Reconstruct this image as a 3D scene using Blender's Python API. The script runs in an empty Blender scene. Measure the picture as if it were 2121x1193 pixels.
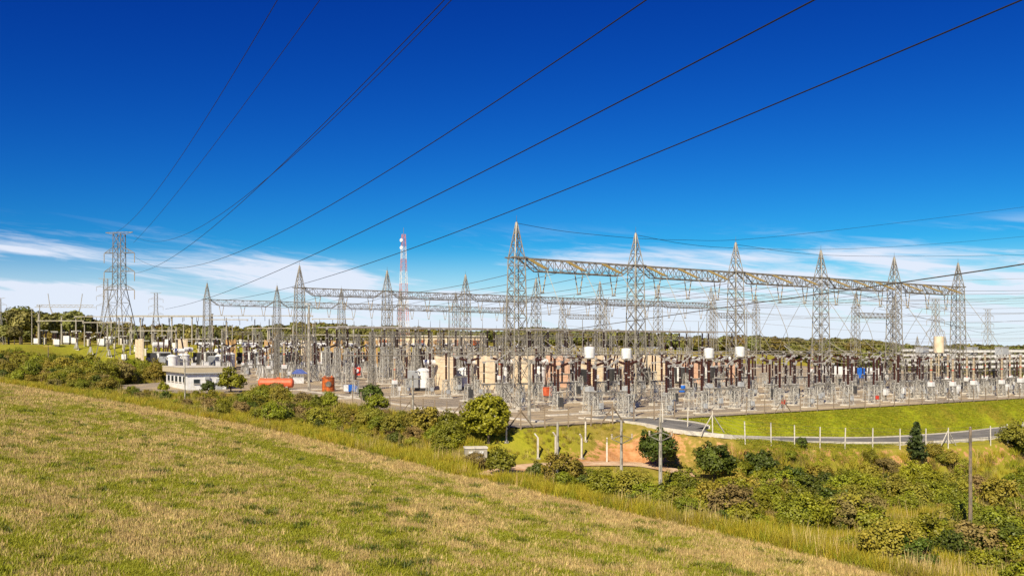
import bpy, math, random
import numpy as np
from mathutils import Vector, Matrix
random.seed(7); rng = np.random.default_rng(7)
S = bpy.context.scene
COL = S.collection
R = math.radians

# ------------------------------------------------------------------ camera, sky, sun, exposure
F, CX, HY, W, H = 1875.0, 1060.5, 721.0, 2121.0, 1193.0      # focal length and horizon, in photo pixels
CZ = 8.2
cam = bpy.data.cameras.new('camera'); cam.sensor_width = 36.0; cam.lens = 36.0*F/W
cam.shift_y = (HY - H/2)/W; cam.clip_start = 0.5; cam.clip_end = 12000
camo = bpy.data.objects.new('camera', cam); COL.objects.link(camo)
camo.location = (0, 0, CZ); camo.rotation_euler = (R(90), 0, 0); S.camera = camo

SUN_EL, SUN_AZ = 40.0, 180.0+20.0        # azimuth clockwise from +Y: behind the camera and to its left
world = bpy.data.worlds.new('World'); S.world = world; world.use_nodes = True
def build_world():
    nt = world.node_tree; N = nt.nodes; L = nt.links; N.clear()
    out = N.new('ShaderNodeOutputWorld'); bg = N.new('ShaderNodeBackground'); bg.inputs[1].default_value = 0.075
    sky = N.new('ShaderNodeTexSky'); sky.sky_type = 'NISHITA'; sky.sun_disc = False
    sky.sun_elevation = R(SUN_EL); sky.sun_rotation = R(SUN_AZ)
    sky.air_density = 1.0; sky.dust_density = 0.1; sky.ozone_density = 3.0
    tc = N.new('ShaderNodeTexCoord'); sep = N.new('ShaderNodeSeparateXYZ'); L.new(tc.outputs['Generated'], sep.inputs[0])
    def M(op, a, b=None, c=None):
        n = N.new('ShaderNodeMath'); n.operation = op
        for i, v in enumerate((a, b, c)):
            if v is None: continue
            if isinstance(v, (int, float)): n.inputs[i].default_value = v
            else: L.new(v, n.inputs[i])
        return n.outputs[0]
    sc = N.new('ShaderNodeSeparateColor'); L.new(sky.outputs[0], sc.inputs[0]); cc = N.new('ShaderNodeCombineColor')
    for i, (g, k) in enumerate(((2.9, .60), (2.26, 1.34), (1.37, 1.08))):      # deep polarised blue: a contrast curve per channel
        L.new(M('MULTIPLY', M('POWER', M('MULTIPLY', sc.outputs[i], .075), g), k/.075), cc.inputs[i])
    az = M('ARCTAN2', sep.outputs[0], sep.outputs[1]); el = M('ARCSINE', sep.outputs[2])
    els = M('ADD', el, M('MULTIPLY', az, 0.10))               # streaks lean a little
    cb = N.new('ShaderNodeCombineXYZ')
    L.new(M('MULTIPLY', az, 3.2), cb.inputs[0]); L.new(M('MULTIPLY', els, 30.0), cb.inputs[1]); cb.inputs[2].default_value = 4.3
    nz = N.new('ShaderNodeTexNoise'); nz.inputs['Scale'].default_value = 1.0; nz.inputs['Detail'].default_value = 6
    nz.inputs['Roughness'].default_value = 0.52; nz.inputs['Distortion'].default_value = 0.5
    L.new(cb.outputs[0], nz.inputs['Vector'])
    def ramp(v, a, b, lo=0.0, hi=1.0):
        n = N.new('ShaderNodeMapRange'); n.interpolation_type = 'SMOOTHSTEP'
        for i, q in enumerate((a, b, lo, hi)): n.inputs[i+1].default_value = q
        L.new(v, n.inputs[0]); return n.outputs[0]
    nf = N.new('ShaderNodeTexNoise'); nf.inputs['Scale'].default_value = 3.6; nf.inputs['Detail'].default_value = 9; nf.inputs['Roughness'].default_value = .66; nf.inputs['Distortion'].default_value = .9
    L.new(cb.outputs[0], nf.inputs['Vector'])
    streak = M('MULTIPLY', ramp(M('ADD', nz.outputs[0], M('MULTIPLY', M('SUBTRACT', nf.outputs[0], .5), .42)), 0.43, 0.68), ramp(el, R(8.0), R(5.2)))
    veil = ramp(el, R(6.6), R(1.0), 0.0, 0.86)
    mask = M('MINIMUM', M('ADD', M('MULTIPLY', streak, 0.92), veil), 0.94)
    mx = N.new('ShaderNodeMixRGB'); L.new(mask, mx.inputs[0]); L.new(cc.outputs[0], mx.inputs[1])
    mx.inputs[2].default_value = (7.6, 8.1, 9.3, 1)
    L.new(mx.outputs[0], bg.inputs[0]); L.new(bg.outputs[0], out.inputs[0])
build_world()
sun = bpy.data.lights.new('sun', 'SUN'); sun.energy = 5.0; sun.angle = R(0.53); sun.color = (1.0, 0.88, 0.66)
suno = bpy.data.objects.new('sun', sun); COL.objects.link(suno)
_sd = Vector((math.sin(R(SUN_AZ))*math.cos(R(SUN_EL)), math.cos(R(SUN_AZ))*math.cos(R(SUN_EL)), math.sin(R(SUN_EL))))
suno.rotation_euler = _sd.to_track_quat('Z', 'Y').to_euler(); suno.location = (0, 0, 90)
vs = S.view_settings; vs.view_transform = 'Standard'; vs.look = 'None'; vs.gamma = 1; vs.use_curve_mapping = False; vs.exposure = 0.5

# ------------------------------------------------------------------ the lie of the land
UX, UY = 0.834, 0.552                       # the yard's long axis u; v is square to it, away from the camera
TH = math.atan2(UY, UX)
OX, OY = 0.6, 118.7                         # first tower of the nearest gantry row
def uv(u, v): return (OX+UX*u-UY*v, OY+UY*u+UX*v)
def to_uv(x, y): return (UX*(x-OX)+UY*(y-OY), -UY*(x-OX)+UX*(y-OY))
YARD = [(-14, -21), (135, -21), (190, 30), (230, 215), (-16, 215), (-13, 150), (-19, 100), (-35, 86), (-35, 62), (-15, 50), (-14, 26)]
def smooth(t): t = np.clip(t, 0, 1); return t*t*(3-2*t)
def poly_dist(u, v, P):
    """signed distance to a polygon, negative inside (numpy)"""
    d = np.full(np.shape(u), 1e9); ins = np.zeros(np.shape(u), bool)
    for i in range(len(P)):
        (x0, y0), (x1, y1) = P[i], P[(i+1) % len(P)]
        ex, ey = x1-x0, y1-y0
        t = np.clip(((u-x0)*ex+(v-y0)*ey)/(ex*ex+ey*ey), 0, 1)
        d = np.minimum(d, np.hypot(u-x0-t*ex, v-y0-t*ey))
        c = ((y0 > v) != (y1 > v))
        with np.errstate(divide='ignore', invalid='ignore'):
            xi = x0+(v-y0)*ex/(ey if ey != 0 else 1e-9)
        ins ^= c & (u < xi)
    return np.where(ins, -d, d)
def yard_z(v): return 0.014*np.maximum(0, np.asarray(v, float)-10)
ROADP = [(1235, 863, 0.03), (1330, 870, 0.03), (1390, 877, 0.0), (1440, 889, -.3), (1500, 901, -1.0), (1600, 909, -1.9), (1700, 911, -2.4), (1850, 911, -2.8), (2000, 902, -2.9), (2121, 889, -2.9), (2260, 872, -2.8)]
ROAD = []
for (px, py, z) in ROADP:
    Y = (CZ-z)*F/(py-HY); ROAD.append(((px-CX)/F*Y, Y, z))
TRACK = []
for (px, py, z) in [(1010, 985, -3.2), (1090, 966, -3.0), (1200, 960, -2.9), (1330, 962, -3.1), (1440, 985, -4.0)]:
    Y = (CZ-z)*F/(py-HY); TRACK.append(((px-CX)/F*Y, Y, z))
def path_near(x, y, P):
    d = np.full(np.shape(x), 1e9); z = np.zeros(np.shape(x))
    for (a, b) in zip(P[:-1], P[1:]):
        ex, ey = b[0]-a[0], b[1]-a[1]
        t = np.clip(((x-a[0])*ex+(y-a[1])*ey)/(ex*ex+ey*ey), 0, 1)
        dd = np.hypot(x-a[0]-t*ex, y-a[1]-t*ey); m = dd < d
        d = np.where(m, dd, d); z = np.where(m, a[2]+t*(b[2]-a[2]), z)
    return d, z
def lumps(x, y):
    return (np.sin(x*.31+1.3)*np.sin(y*.27+.4)+.6*np.sin(x*.71+y*.53)+.5*np.sin(y*.93-x*.4+2))
EDGE = [(-135, 196), (-85, 150), (-52, 126), (-26, 104), (1.5, 72.0), (13.8, 58.6), (21.0, 49.5), (34, 33), (60, 2)]
def field_side(x, y):
    """metres beyond the field's far edge (negative on the stubble)"""
    d = np.full(np.shape(x), 1e9); s = np.ones(np.shape(x))
    for a, b in zip(EDGE[:-1], EDGE[1:]):
        ex, ey = b[0]-a[0], b[1]-a[1]; l2 = ex*ex+ey*ey
        t = np.clip(((x-a[0])*ex+(y-a[1])*ey)/l2, 0, 1)
        dd = np.hypot(x-a[0]-t*ex, y-a[1]-t*ey)
        cr = (ex*(y-a[1])-ey*(x-a[0])); m = dd < d-1e-6
        d = np.where(m, dd, d); s = np.where(m, np.where(cr > 0, 1, -1), s)
    return d*s
def ground(x, y):
    x = np.asarray(x, float); y = np.asarray(y, float)
    P = -1.48-.0848*np.clip(x, -150, 55)-.0227*np.clip(y, -60, 260)
    fs = field_side(x, y)
    P = P+.16*lumps(x, y)*smooth(fs/8)-.5*smooth(fs/14)*smooth((60-y+x*0)/40)
    u, v = to_uv(x, y); R_ = np.hypot(x, y); a = x/np.maximum(np.abs(y), 1.0)
    T = 9.4-6.4*smooth((a-.02)/.45)
    back = smooth((y-(244+20*smooth((a+.3)/.2)))/50)*smooth((v-120)/60)
    P = P*(1-back)+T*back
    Hh = 14.5-12.5*smooth((a+.25)/.85)+1.2*np.sin(a*23)+.8*np.sin(a*51+1)
    far = smooth((R_-400)/170)
    P = P*(1-far)+Hh*far
    d = poly_dist(u, v, YARD)
    w = 1-smooth(d/np.where(v > 150, 26., 9.))
    z = P*(1-w)+(yard_z(v)-.12)*w
    rd, rz = path_near(x, y, ROAD); rw = 1-smooth((rd-3.0)/4.5); rw = np.where((d < -2), 0, rw)
    z = z*(1-rw)+(rz-.10)*rw
    td, tz = path_near(x, y, TRACK); tw = 1-smooth((td-1.8)/4.0)
    z = z*(1-tw)+(tz-.05)*tw
    # a low spoil bank of red soil between the track and the fence
    return z
def gz(x, y): return float(ground(np.array([x]), np.array([y]))[0])
def at(px, py, ymin=25.0, ymax=900.0):
    """the ground point seen at a photo pixel"""
    ys = np.concatenate([np.arange(ymin, 200, .4), np.arange(200, ymax, 2)])
    xs = (px-CX)/F*ys; zr = CZ-(py-HY)/F*ys; g = ground(xs, ys)
    i = np.argmax(zr <= g)
    if zr[i] > g[i]: i = len(ys)-1
    return float(xs[i]), float(ys[i]), float(g[i])
def px_at(px, Y):
    x = (px-CX)/F*Y; return x, Y, gz(x, Y)

# ------------------------------------------------------------------ materials
MATS = {}
def mat(name, col, rough=.6, metal=0., var=.15, scale=3., bump=0., spec=.4, col2=None, trans=0., obj_var=0.):
    if name in MATS: return MATS[name]
    m = bpy.data.materials.new(name); m.use_nodes = True; MATS[name] = m
    nt = m.node_tree; N = nt.nodes; L = nt.links; b = N['Principled BSDF']
    b.inputs['Roughness'].default_value = rough; b.inputs['Metallic'].default_value = metal
    b.inputs['Specular IOR Level'].default_value = spec
    tc = N.new('ShaderNodeTexCoord'); nz = N.new('ShaderNodeTexNoise'); nz.inputs['Scale'].default_value = scale; nz.inputs['Detail'].default_value = 5
    L.new(tc.outputs['Object'], nz.inputs['Vector'])
    cr = N.new('ShaderNodeValToRGB'); c2 = col2 or tuple(c*(1-2*var) for c in col)
    cr.color_ramp.elements[0].position = .33; cr.color_ramp.elements[1].position = .66
    cr.color_ramp.elements[0].color = (*c2, 1); cr.color_ramp.elements[1].color = (*col, 1)
    L.new(nz.outputs[0], cr.inputs[0]); o = cr.outputs[0]
    if obj_var:
        oi = N.new('ShaderNodeObjectInfo'); hs = N.new('ShaderNodeHueSaturation')
        mr = N.new('ShaderNodeMapRange'); mr.inputs[3].default_value = 1-obj_var; mr.inputs[4].default_value = 1+obj_var
        L.new(oi.outputs['Random'], mr.inputs[0]); L.new(mr.outputs[0], hs.inputs['Value'])
        mr2 = N.new('ShaderNodeMapRange'); mr2.inputs[3].default_value = .5-.035*obj_var*3; mr2.inputs[4].default_value = .5+.025*obj_var*3
        fr = N.new('ShaderNodeMath'); fr.operation = 'FRACT'; mu = N.new('ShaderNodeMath'); mu.operation = 'MULTIPLY'; mu.inputs[1].default_value = 17.3
        L.new(oi.outputs['Random'], mu.inputs[0]); L.new(mu.outputs[0], fr.inputs[0]); L.new(fr.outputs[0], mr2.inputs[0]); L.new(mr2.outputs[0], hs.inputs['Hue'])
        L.new(o, hs.inputs['Color']); o = hs.outputs[0]
    L.new(o, b.inputs['Base Color'])
    if bump:
        bp = N.new('ShaderNodeBump'); bp.inputs['Strength'].default_value = bump; bp.inputs['Distance'].default_value = .05
        L.new(nz.outputs[0], bp.inputs['Height']); L.new(bp.outputs[0], b.inputs['Normal'])
    if trans:
        tr = N.new('ShaderNodeBsdfTranslucent'); mx = N.new('ShaderNodeMixShader'); mx.inputs[0].default_value = trans
        L.new(o, tr.inputs[0]); L.new(b.outputs[0], mx.inputs[1]); L.new(tr.outputs[0], mx.inputs[2])
        L.new(mx.outputs[0], N['Material Output'].inputs[0])
    return m
mat('steel', (.31, .29, .25), .5, .25, .18, 1.5, col2=(.16, .145, .12))
mat('steel_dark', (.20, .185, .155), .55, .25, .2, 1.5, col2=(.10, .09, .075))
mat('galvanised', (.47, .455, .42), .5, .2, .12, 2., col2=(.33, .315, .28))
mat('turf', (.31, .34, .014), .6, 0, .2, 1.2, trans=.2, obj_var=.12)
mat('steel_far', (.38, .37, .35), .6, .2, .12, 1.)
mat('wire', (.012, .013, .016), .8, 0., .1, 1.)
mat('wire_light', (.34, .31, .25), .6, .2, .1, 1.)
mat('aluminium', (.54, .52, .48), .4, .3, .08, 2.)
mat('porcelain', (.060, .021, .012), .22, 0, .15, 3., spec=.6)
mat('porcelain_dark', (.032, .016, .011), .25, 0, .15, 3., spec=.6)
mat('polymer', (.46, .38, .26), .5, 0, .15, 3.)
mat('olive_rod', (.27, .19, .05), .45, 0, .15, 3.)
mat('white_paint', (.78, .79, .80), .35, 0, .06, 1.2, col2=(.62, .62, .61))
mat('grey_paint', (.42, .44, .46), .4, 0, .08, 2.)
mat('dark_paint', (.07, .07, .072), .5, 0, .15, 2.)
mat('pale_concrete', (.66, .62, .54), .85, 0, .1, 2.5, .2, col2=(.48, .44, .37))
mat('concrete', (.42, .39, .33), .85, 0, .12, 1.6, .2, col2=(.27, .245, .20))
mat('cream_wall', (.74, .63, .47), .8, 0, .1, .8, .1, col2=(.58, .45, .30))
mat('tan_wall', (.58, .38, .16), .8, 0, .12, .8, .1, col2=(.44, .26, .10))
mat('pink_wall', (.66, .45, .33), .8, 0, .12, .8, .1, col2=(.52, .30, .19))
mat('beige_band', (.50, .43, .30), .8, 0, .06, 1.)
mat('glass', (.03, .04, .05), .12, 0, .1, 1., spec=.7)
mat('orange_paint', (.74, .15, .06), .5, 0, .1, 1.4, col2=(.50, .10, .04))
mat('rust_orange', (.55, .12, .015), .6, 0, .3, 2.2, .1, col2=(.16, .05, .02))
mat('red_paint', (.62, .045, .02), .45, 0, .1, 2.)
mat('red_tower', (.64, .24, .18), .5, 0, .1, 1.)
mat('white_tower', (.78, .74, .70), .5, 0, .06, 1.)
mat('blue_paint', (.02, .14, .58), .4, 0, .1, 2.)
mat('blue_tarp', (.09, .13, .38), .6, 0, .15, 1.5)
mat('wood', (.55, .36, .14), .7, 0, .15, 4.)
mat('post_wood', (.26, .20, .14), .8, 0, .15, 3.)
mat('bark', (.13, .10, .07), .9, 0, .25, 5., .4)
mat('leaf_bright', (.33, .35, .018), .55, 0, .28, 1.6, trans=.22, obj_var=.18)
mat('leaf_mid', (.25, .265, .017), .55, 0, .25, 1.6, trans=.2, obj_var=.22)
mat('leaf_dark', (.115, .155, .014), .55, 0, .25, 1.6, trans=.18, obj_var=.2)
mat('leaf_olive', (.34, .29, .028), .6, 0, .25, 1.4, trans=.2, obj_var=.22, col2=(.24, .23, .024))
mat('leaf_dry', (.34, .265, .075), .7, 0, .25, 1.4, trans=.15, obj_var=.2)
mat('leaf_forest', (.235, .235, .05), .6, 0, .25, .3, trans=.12, obj_var=.3)
mat('forest_olive', (.26, .21, .035), .6, 0, .25, .3, trans=.12, obj_var=.3)
mat('pine_leaf', (.07, .10, .02), .6, 0, .25, 1.6, trans=.1)
mat('grass_yellow', (.52, .44, .03), .6, 0, .2, 1.2, trans=.25, obj_var=.15)
mat('grass_green', (.38, .395, .022), .6, 0, .2, 1.2, trans=.25, obj_var=.15)
mat('straw', (.80, .61, .25), .7, 0, .2, 2.0, trans=.12, obj_var=.16)
mat('straw_grey', (.50, .37, .14), .7, 0, .2, 2.0, trans=.12, obj_var=.16)

def surf(name, build):
    m = bpy.data.materials.new(name); m.use_nodes = True; MATS[name] = m
    nt = m.node_tree; N = nt.nodes; L = nt.links; b = N['Principled BSDF']; b.inputs['Roughness'].default_value = .92; b.inputs['Specular IOR Level'].default_value = .15
    def noise(scale, detail=6, vec=None, rough=.6, dist=0.):
        n = N.new('ShaderNodeTexNoise'); n.inputs['Scale'].default_value = scale; n.inputs['Detail'].default_value = detail
        n.inputs['Roughness'].default_value = rough; n.inputs['Distortion'].default_value = dist
        L.new(vec if vec is not None else geo.outputs['Position'], n.inputs['Vector']); return n.outputs[0]
    def ramp(v, a, b_):
        n = N.new('ShaderNodeMapRange'); n.interpolation_type = 'SMOOTHSTEP'; n.inputs[1].default_value = a; n.inputs[2].default_value = b_
        L.new(v, n.inputs[0]); return n.outputs[0]
    def mix(f, a, b_):
        n = N.new('ShaderNodeMixRGB')
        for i, q in enumerate((f, a, b_)):
            if isinstance(q, tuple): n.inputs[i].default_value = (*q, 1)
            elif isinstance(q, (int, float)): n.inputs[i].default_value = q
            else: L.new(q, n.inputs[i])
        return n.outputs[0]
    def mapping(rotz, sx, sy):
        n = N.new('ShaderNodeMapping'); n.vector_type = 'POINT'; n.inputs['Rotation'].default_value = (0, 0, rotz); n.inputs['Scale'].default_value = (sx, sy, 1)
        L.new(geo.outputs['Position'], n.inputs[0]); return n.outputs[0]
    def attr(nm):
        n = N.new('ShaderNodeAttribute'); n.attribute_name = nm; return n
    geo = N.new('ShaderNodeNewGeometry')
    col, hgt = build(noise, ramp, mix, mapping, attr, N, L)
    L.new(col, b.inputs['Base Color'])
    if hgt is not None:
        bp = N.new('ShaderNodeBump'); bp.inputs['Strength'].default_value = .6; bp.inputs['Distance'].default_value = .12
        L.new(hgt, bp.inputs['Height']); L.new(bp.outputs[0], b.inputs['Normal'])
    return m
def _terrain(noise, ramp, mix, mapping, attr, N, L):
    z = attr('zone'); sp = N.new('ShaderNodeSeparateColor'); L.new(z.outputs['Color'], sp.inputs[0])
    rows = mapping(R(47), .9, .28)
    n1 = noise(.22, 7, rows, .65); n2 = noise(1.6, 6); n3 = noise(.07, 4); n4 = noise(7., 3)
    straw = mix(ramp(n2, .3, .7), (.26, .175, .055), (.45, .32, .115))
    green = mix(ramp(n4, .3, .7), (.13, .12, .012), (.22, .20, .025))
    fld = mix(ramp(n1, .36, .64), green, straw)
    fld = mix(ramp(n3, .52, .70), fld, mix(.5, straw, green))
    scrub = mix(ramp(n2, .3, .7), (.20, .16, .025), (.34, .25, .06))
    scrub = mix(ramp(n3, .4, .6), scrub, (.27, .25, .025))
    lawn = mix(ramp(n2, .3, .72), (.23, .265, .010), (.33, .34, .014)); lawn = mix(ramp(n3, .5, .62), lawn, (.27, .22, .025))
    soil = mix(ramp(n2, .3, .7), (.40, .175, .065), (.54, .30, .14))
    c = mix(sp.outputs[0], scrub, fld); c = mix(sp.outputs[1], c, lawn)
    sm = N.new('ShaderNodeMath'); sm.operation = 'ADD'; L.new(sp.outputs[2], sm.inputs[0]); L.new(n2, sm.inputs[1])
    c = mix(ramp(sm.outputs[0], .92, 1.08), c, soil)
    return c, n4
surf('terrain', _terrain)
def _gravel(noise, ramp, mix, mapping, attr, N, L):
    n1 = noise(.06, 5); n2 = noise(2.2, 6); n3 = noise(14, 3)
    c = mix(ramp(n2, .3, .7), (.24, .20, .155), (.34, .29, .23))
    c = mix(ramp(n1, .40, .56), c, mix(ramp(n2, .3, .7), (.36, .28, .18), (.46, .37, .25)))
    c = mix(ramp(n3, .62, .75), c, (.36, .32, .27)); return c, n3
surf('gravel', _gravel)
def _asphalt(noise, ramp, mix, mapping, attr, N, L):
    n1 = noise(.5, 5); n2 = noise(9, 4)
    return mix(ramp(n1, .3, .7), (.15, .145, .138), (.23, .22, .205)), n2
surf('asphalt', _asphalt)
def _dirt(noise, ramp, mix, mapping, attr, N, L):
    n1 = noise(.6, 5); n2 = noise(5, 4)
    return mix(ramp(n1, .35, .65), (.66, .49, .33), (.50, .30, .16)), n2
surf('dirt', _dirt)

# ------------------------------------------------------------------ mesh helpers
class MB:
    def __init__(s): s.v = []; s.f = []
    def add(s, V, Fs):
        o = len(s.v); s.v += [tuple(p) for p in V]; s.f += [tuple(i+o for i in f) for f in Fs]; return s
    def strut(s, p, q, w, h=None):
        p = Vector(p); q = Vector(q); d = q-p
        if d.length < 1e-6: return s
        d.normalize(); a = d.cross(Vector((0, 0, 1)))
        a = Vector((1, 0, 0)) if a.length < 1e-4 else a.normalized()
        b = d.cross(a); a = a*w/2; b = b*(h or w)/2
        return s.add([p+a+b, p-a+b, p-a-b, p+a-b, q+a+b, q-a+b, q-a-b, q+a-b],
                     [(0, 1, 5, 4), (1, 2, 6, 5), (2, 3, 7, 6), (3, 0, 4, 7), (0, 3, 2, 1), (4, 5, 6, 7)])
    def box(s, c, sz, rz=0.):
        cx, cy, cz = c; a, b, d = sz[0]/2, sz[1]/2, sz[2]/2; co, si = math.cos(rz), math.sin(rz)
        V = [(cx+co*x-si*y, cy+si*x+co*y, cz+z) for z in (-d, d) for x, y in ((-a, -b), (a, -b), (a, b), (-a, b))]
        return s.add(V, [(3, 2, 1, 0), (4, 5, 6, 7), (0, 1, 5, 4), (1, 2, 6, 5), (2, 3, 7, 6), (3, 0, 4, 7)])
    def lathe(s, prof, base=(0, 0, 0), axis=(0, 0, 1), n=10):
        """prof: (r, distance along axis) from base"""
        ax = Vector(axis).normalized(); a = ax.orthogonal().normalized(); b = ax.cross(a); B = Vector(base)
        V = []; Fs = []
        for r, h in prof:
            for k in range(n):
                t = 2*math.pi*k/n; V.append(B+ax*h+(a*math.cos(t)+b*math.sin(t))*r)
        for i in range(len(prof)-1):
            for k in range(n):
                Fs.append((i*n+k, i*n+(k+1) % n, (i+1)*n+(k+1) % n, (i+1)*n+k))
        Fs.append(tuple(reversed(range(n)))); Fs.append(tuple((len(prof)-1)*n+k for k in range(n)))
        return s.add(V, Fs)
    def cyl(s, p, q, r, r2=None, n=10):
        p = Vector(p); q = Vector(q); return s.lathe([(r, 0), (r if r2 is None else r2, (q-p).length)], p, q-p, n)
    def ribs(s, p, q, r, pitch=.2, n=8):
        """a shedded insulator between two points"""
        p = Vector(p); q = Vector(q); Ln = (q-p).length; k = max(2, int(Ln/pitch)); st = Ln/k; pr = []
        for i in range(k): pr += [(r*.68, i*st), (r*.70, i*st+st*.45), (r, i*st+st*.55)]
        pr.append((r*.68, Ln)); return s.lathe(pr, p, q-p, n)
    def mesh(s, name):
        m = bpy.data.meshes.new(name); m.from_pydata(s.v, [], s.f); m.update(); return m
def obj(name, data, m=None, parent=None, kind=None):
    if isinstance(data, MB): data = data.mesh(name)
    if m is not None and not data.materials: data.materials.append(MATS[m])
    o = bpy.data.objects.new(name, data); COL.objects.link(o); o.parent = parent
    if kind: o['kind'] = kind
    return o
def tag(o, label, cat, group=None):
    o['label'] = label; o['category'] = cat
    if 'kind' not in o: o['kind'] = 'thing'
    if group: o['group'] = group
    return o
def empty(name, loc, rz=0., sc=1.):
    o = bpy.data.objects.new(name, None); COL.objects.link(o); o.location = loc; o.rotation_euler = (0, 0, rz); o.scale = (sc, sc, sc); o.empty_display_size = .3
    return o
class Proto:
    """a kind of thing: parts as (name, mesh, kind, sub-parts); place() makes one individual with its own objects on shared meshes"""
    def __init__(s, name): s.name = name; s.parts = []
    def part(s, name, mb, m, kind=None, under=None):
        me = mb.mesh(name) if isinstance(mb, MB) else mb
        if not me.materials: me.materials.append(MATS[m])
        e = [name, me, kind, []]; (s.parts if under is None else under[3]).append(e); return e
    def place(s, loc, rz, label, cat, group=None, sc=1.):
        r = empty(s.name, loc, rz, sc); tag(r, label, cat, group)
        for nm, me, k, sub in s.parts:
            o = obj(nm, me, None, r, k)
            for n2, m2, k2, _ in sub: obj(n2, m2, None, o, k2)
        return r
ORD = 'first second third fourth fifth sixth seventh eighth ninth tenth eleventh twelfth thirteenth fourteenth fifteenth sixteenth seventeenth eighteenth nineteenth twentieth twenty-first twenty-second twenty-third twenty-fourth twenty-fifth twenty-sixth twenty-seventh twenty-eighth twenty-ninth thirtieth thirty-first thirty-second thirty-third thirty-fourth thirty-fifth thirty-sixth'.split()
def np_mesh(name, V, Fq, m):
    me = bpy.data.meshes.new(name); n, k = Fq.shape
    me.vertices.add(len(V)); me.vertices.foreach_set('co', V.astype(np.float32).ravel())
    me.loops.add(n*k); me.loops.foreach_set('vertex_index', Fq.astype(np.int32).ravel())
    me.polygons.add(n); me.polygons.foreach_set('loop_start', np.arange(0, n*k, k, dtype=np.int32))
    me.update(calc_edges=True); me.materials.append(MATS[m]); return me
def lattice(mb_leg, mb_br, prof, leg, br, panel=1.0, horiz=True):
    """square lattice mast; prof = [(z, half width)]; four leg builders and one bracing builder"""
    def hw(z):
        for (z0, w0), (z1, w1) in zip(prof[:-1], prof[1:]):
            if z <= z1: return w0+(w1-w0)*(z-z0)/(z1-z0)
        return prof[-1][1]
    C = [(-1, -1), (1, -1), (1, 1), (-1, 1)]
    for i, (cx, cy) in enumerate(C):
        for (z0, w0), (z1, w1) in zip(prof[:-1], prof[1:]): mb_leg[i % len(mb_leg)].strut((cx*w0, cy*w0, z0), (cx*w1, cy*w1, z1), leg)
    z = prof[0][0]; top = prof[-1][0]; k = 0
    while z < top-.05:
        w0 = hw(z); h = max(.35, 2*w0*panel); z1 = min(top, z+h)
        if top-z1 < .4*h: z1 = top
        w1 = hw(z1)
        for i in range(4):
            a, b = C[i], C[(i+1) % 4]
            mb_br.strut((a[0]*w0, a[1]*w0, z), (b[0]*w1, b[1]*w1, z1), br)
            mb_br.strut((b[0]*w0, b[1]*w0, z), (a[0]*w1, a[1]*w1, z1), br)
            if horiz: mb_br.strut((a[0]*w1, a[1]*w1, z1), (b[0]*w1, b[1]*w1, z1), br)
        z = z1; k += 1

# ------------------------------------------------------------------ setting: ground sheet, yard, road, track
def grow(a, b, step, lim, fac=1.13):
    c = list(np.arange(a, b+step/2, step)); s = step
    while c[-1] < lim: s *= fac; c.append(c[-1]+s)
    return c
xs = grow(-150, 120, 1.3, 6000); s_ = 1.3; left = [-150]
while left[-1] > -6000: s_ *= 1.13; left.append(left[-1]-s_)
xs = np.array(left[:0:-1]+xs)
ys = np.array([-400, -200, -100, -50, -25, -10, 0, 10, 20]+grow(26, 330, 1.3, 9000))
GX, GY = np.meshgrid(xs, ys); GZ = ground(GX, GY)
nx, ny = len(xs), len(ys)
I = np.arange(nx*ny).reshape(ny, nx)
Q = np.stack([I[:-1, :-1], I[:-1, 1:], I[1:, 1:], I[1:, :-1]], -1).reshape(-1, 4)
gm = np_mesh('ground', np.stack([GX, GY, GZ], -1).reshape(-1, 3), Q, 'terrain')
soilat = lambda x, y: .9*np.exp(-(((x-13)/5.5)**2+((y-93)/3.6)**2))+.6*np.exp(-(((x-6)/3.5)**2+((y-89.5)/2.2)**2))
fsd = field_side(GX, GY); U_, V_ = to_uv(GX, GY); yd = poly_dist(U_, V_, YARD); rdist, _ = path_near(GX, GY, ROAD)
fieldm = smooth((.8-fsd+.7*lumps(GX*2, GY*2))/1.6)*(GY < 215)
lawn = smooth((11-yd)/3)*(V_ < 0)*(U_ > 2)*(rdist < 40)*smooth((U_-6)/6)
outer = (path_near(GX, GY, ROAD)[0] < 9)*0
side = np.where(V_ > -90, 1, 0)
lawn = np.maximum(lawn*side, smooth((GY-235)/15)*(GX < -20)*(V_ > 100)*(GY < 345)*(1-fieldm))
# red soil bank below the wire fence and along the outside of the road
soil = soilat(GX, GY)
lawn = np.maximum(lawn, .9*np.exp(-(((GX-2.5)/3.5)**2+((GY-92)/3)**2)))
soil = np.maximum(soil, .52*np.exp(-((rdist-4.6)/1.3)**2)*(yd > 8))
soil = np.maximum(soil, .45*np.exp(-(((GX-40)/12)**2+((GY-72)/3)**2)))
lawn = np.where((GX < -20) & (V_ > 100), lawn*.6, lawn)
ca = gm.color_attributes.new('zone', 'FLOAT_COLOR', 'POINT')
ca.data.foreach_set('color', np.stack([fieldm, np.clip(lawn, 0, 1), np.clip(soil, 0, 1), np.ones_like(GX)], -1).astype(np.float32).ravel())
gm.polygons.foreach_set('use_smooth', np.ones(len(gm.polygons), bool))
g = obj('ground', gm); g['kind'] = 'structure'

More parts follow.
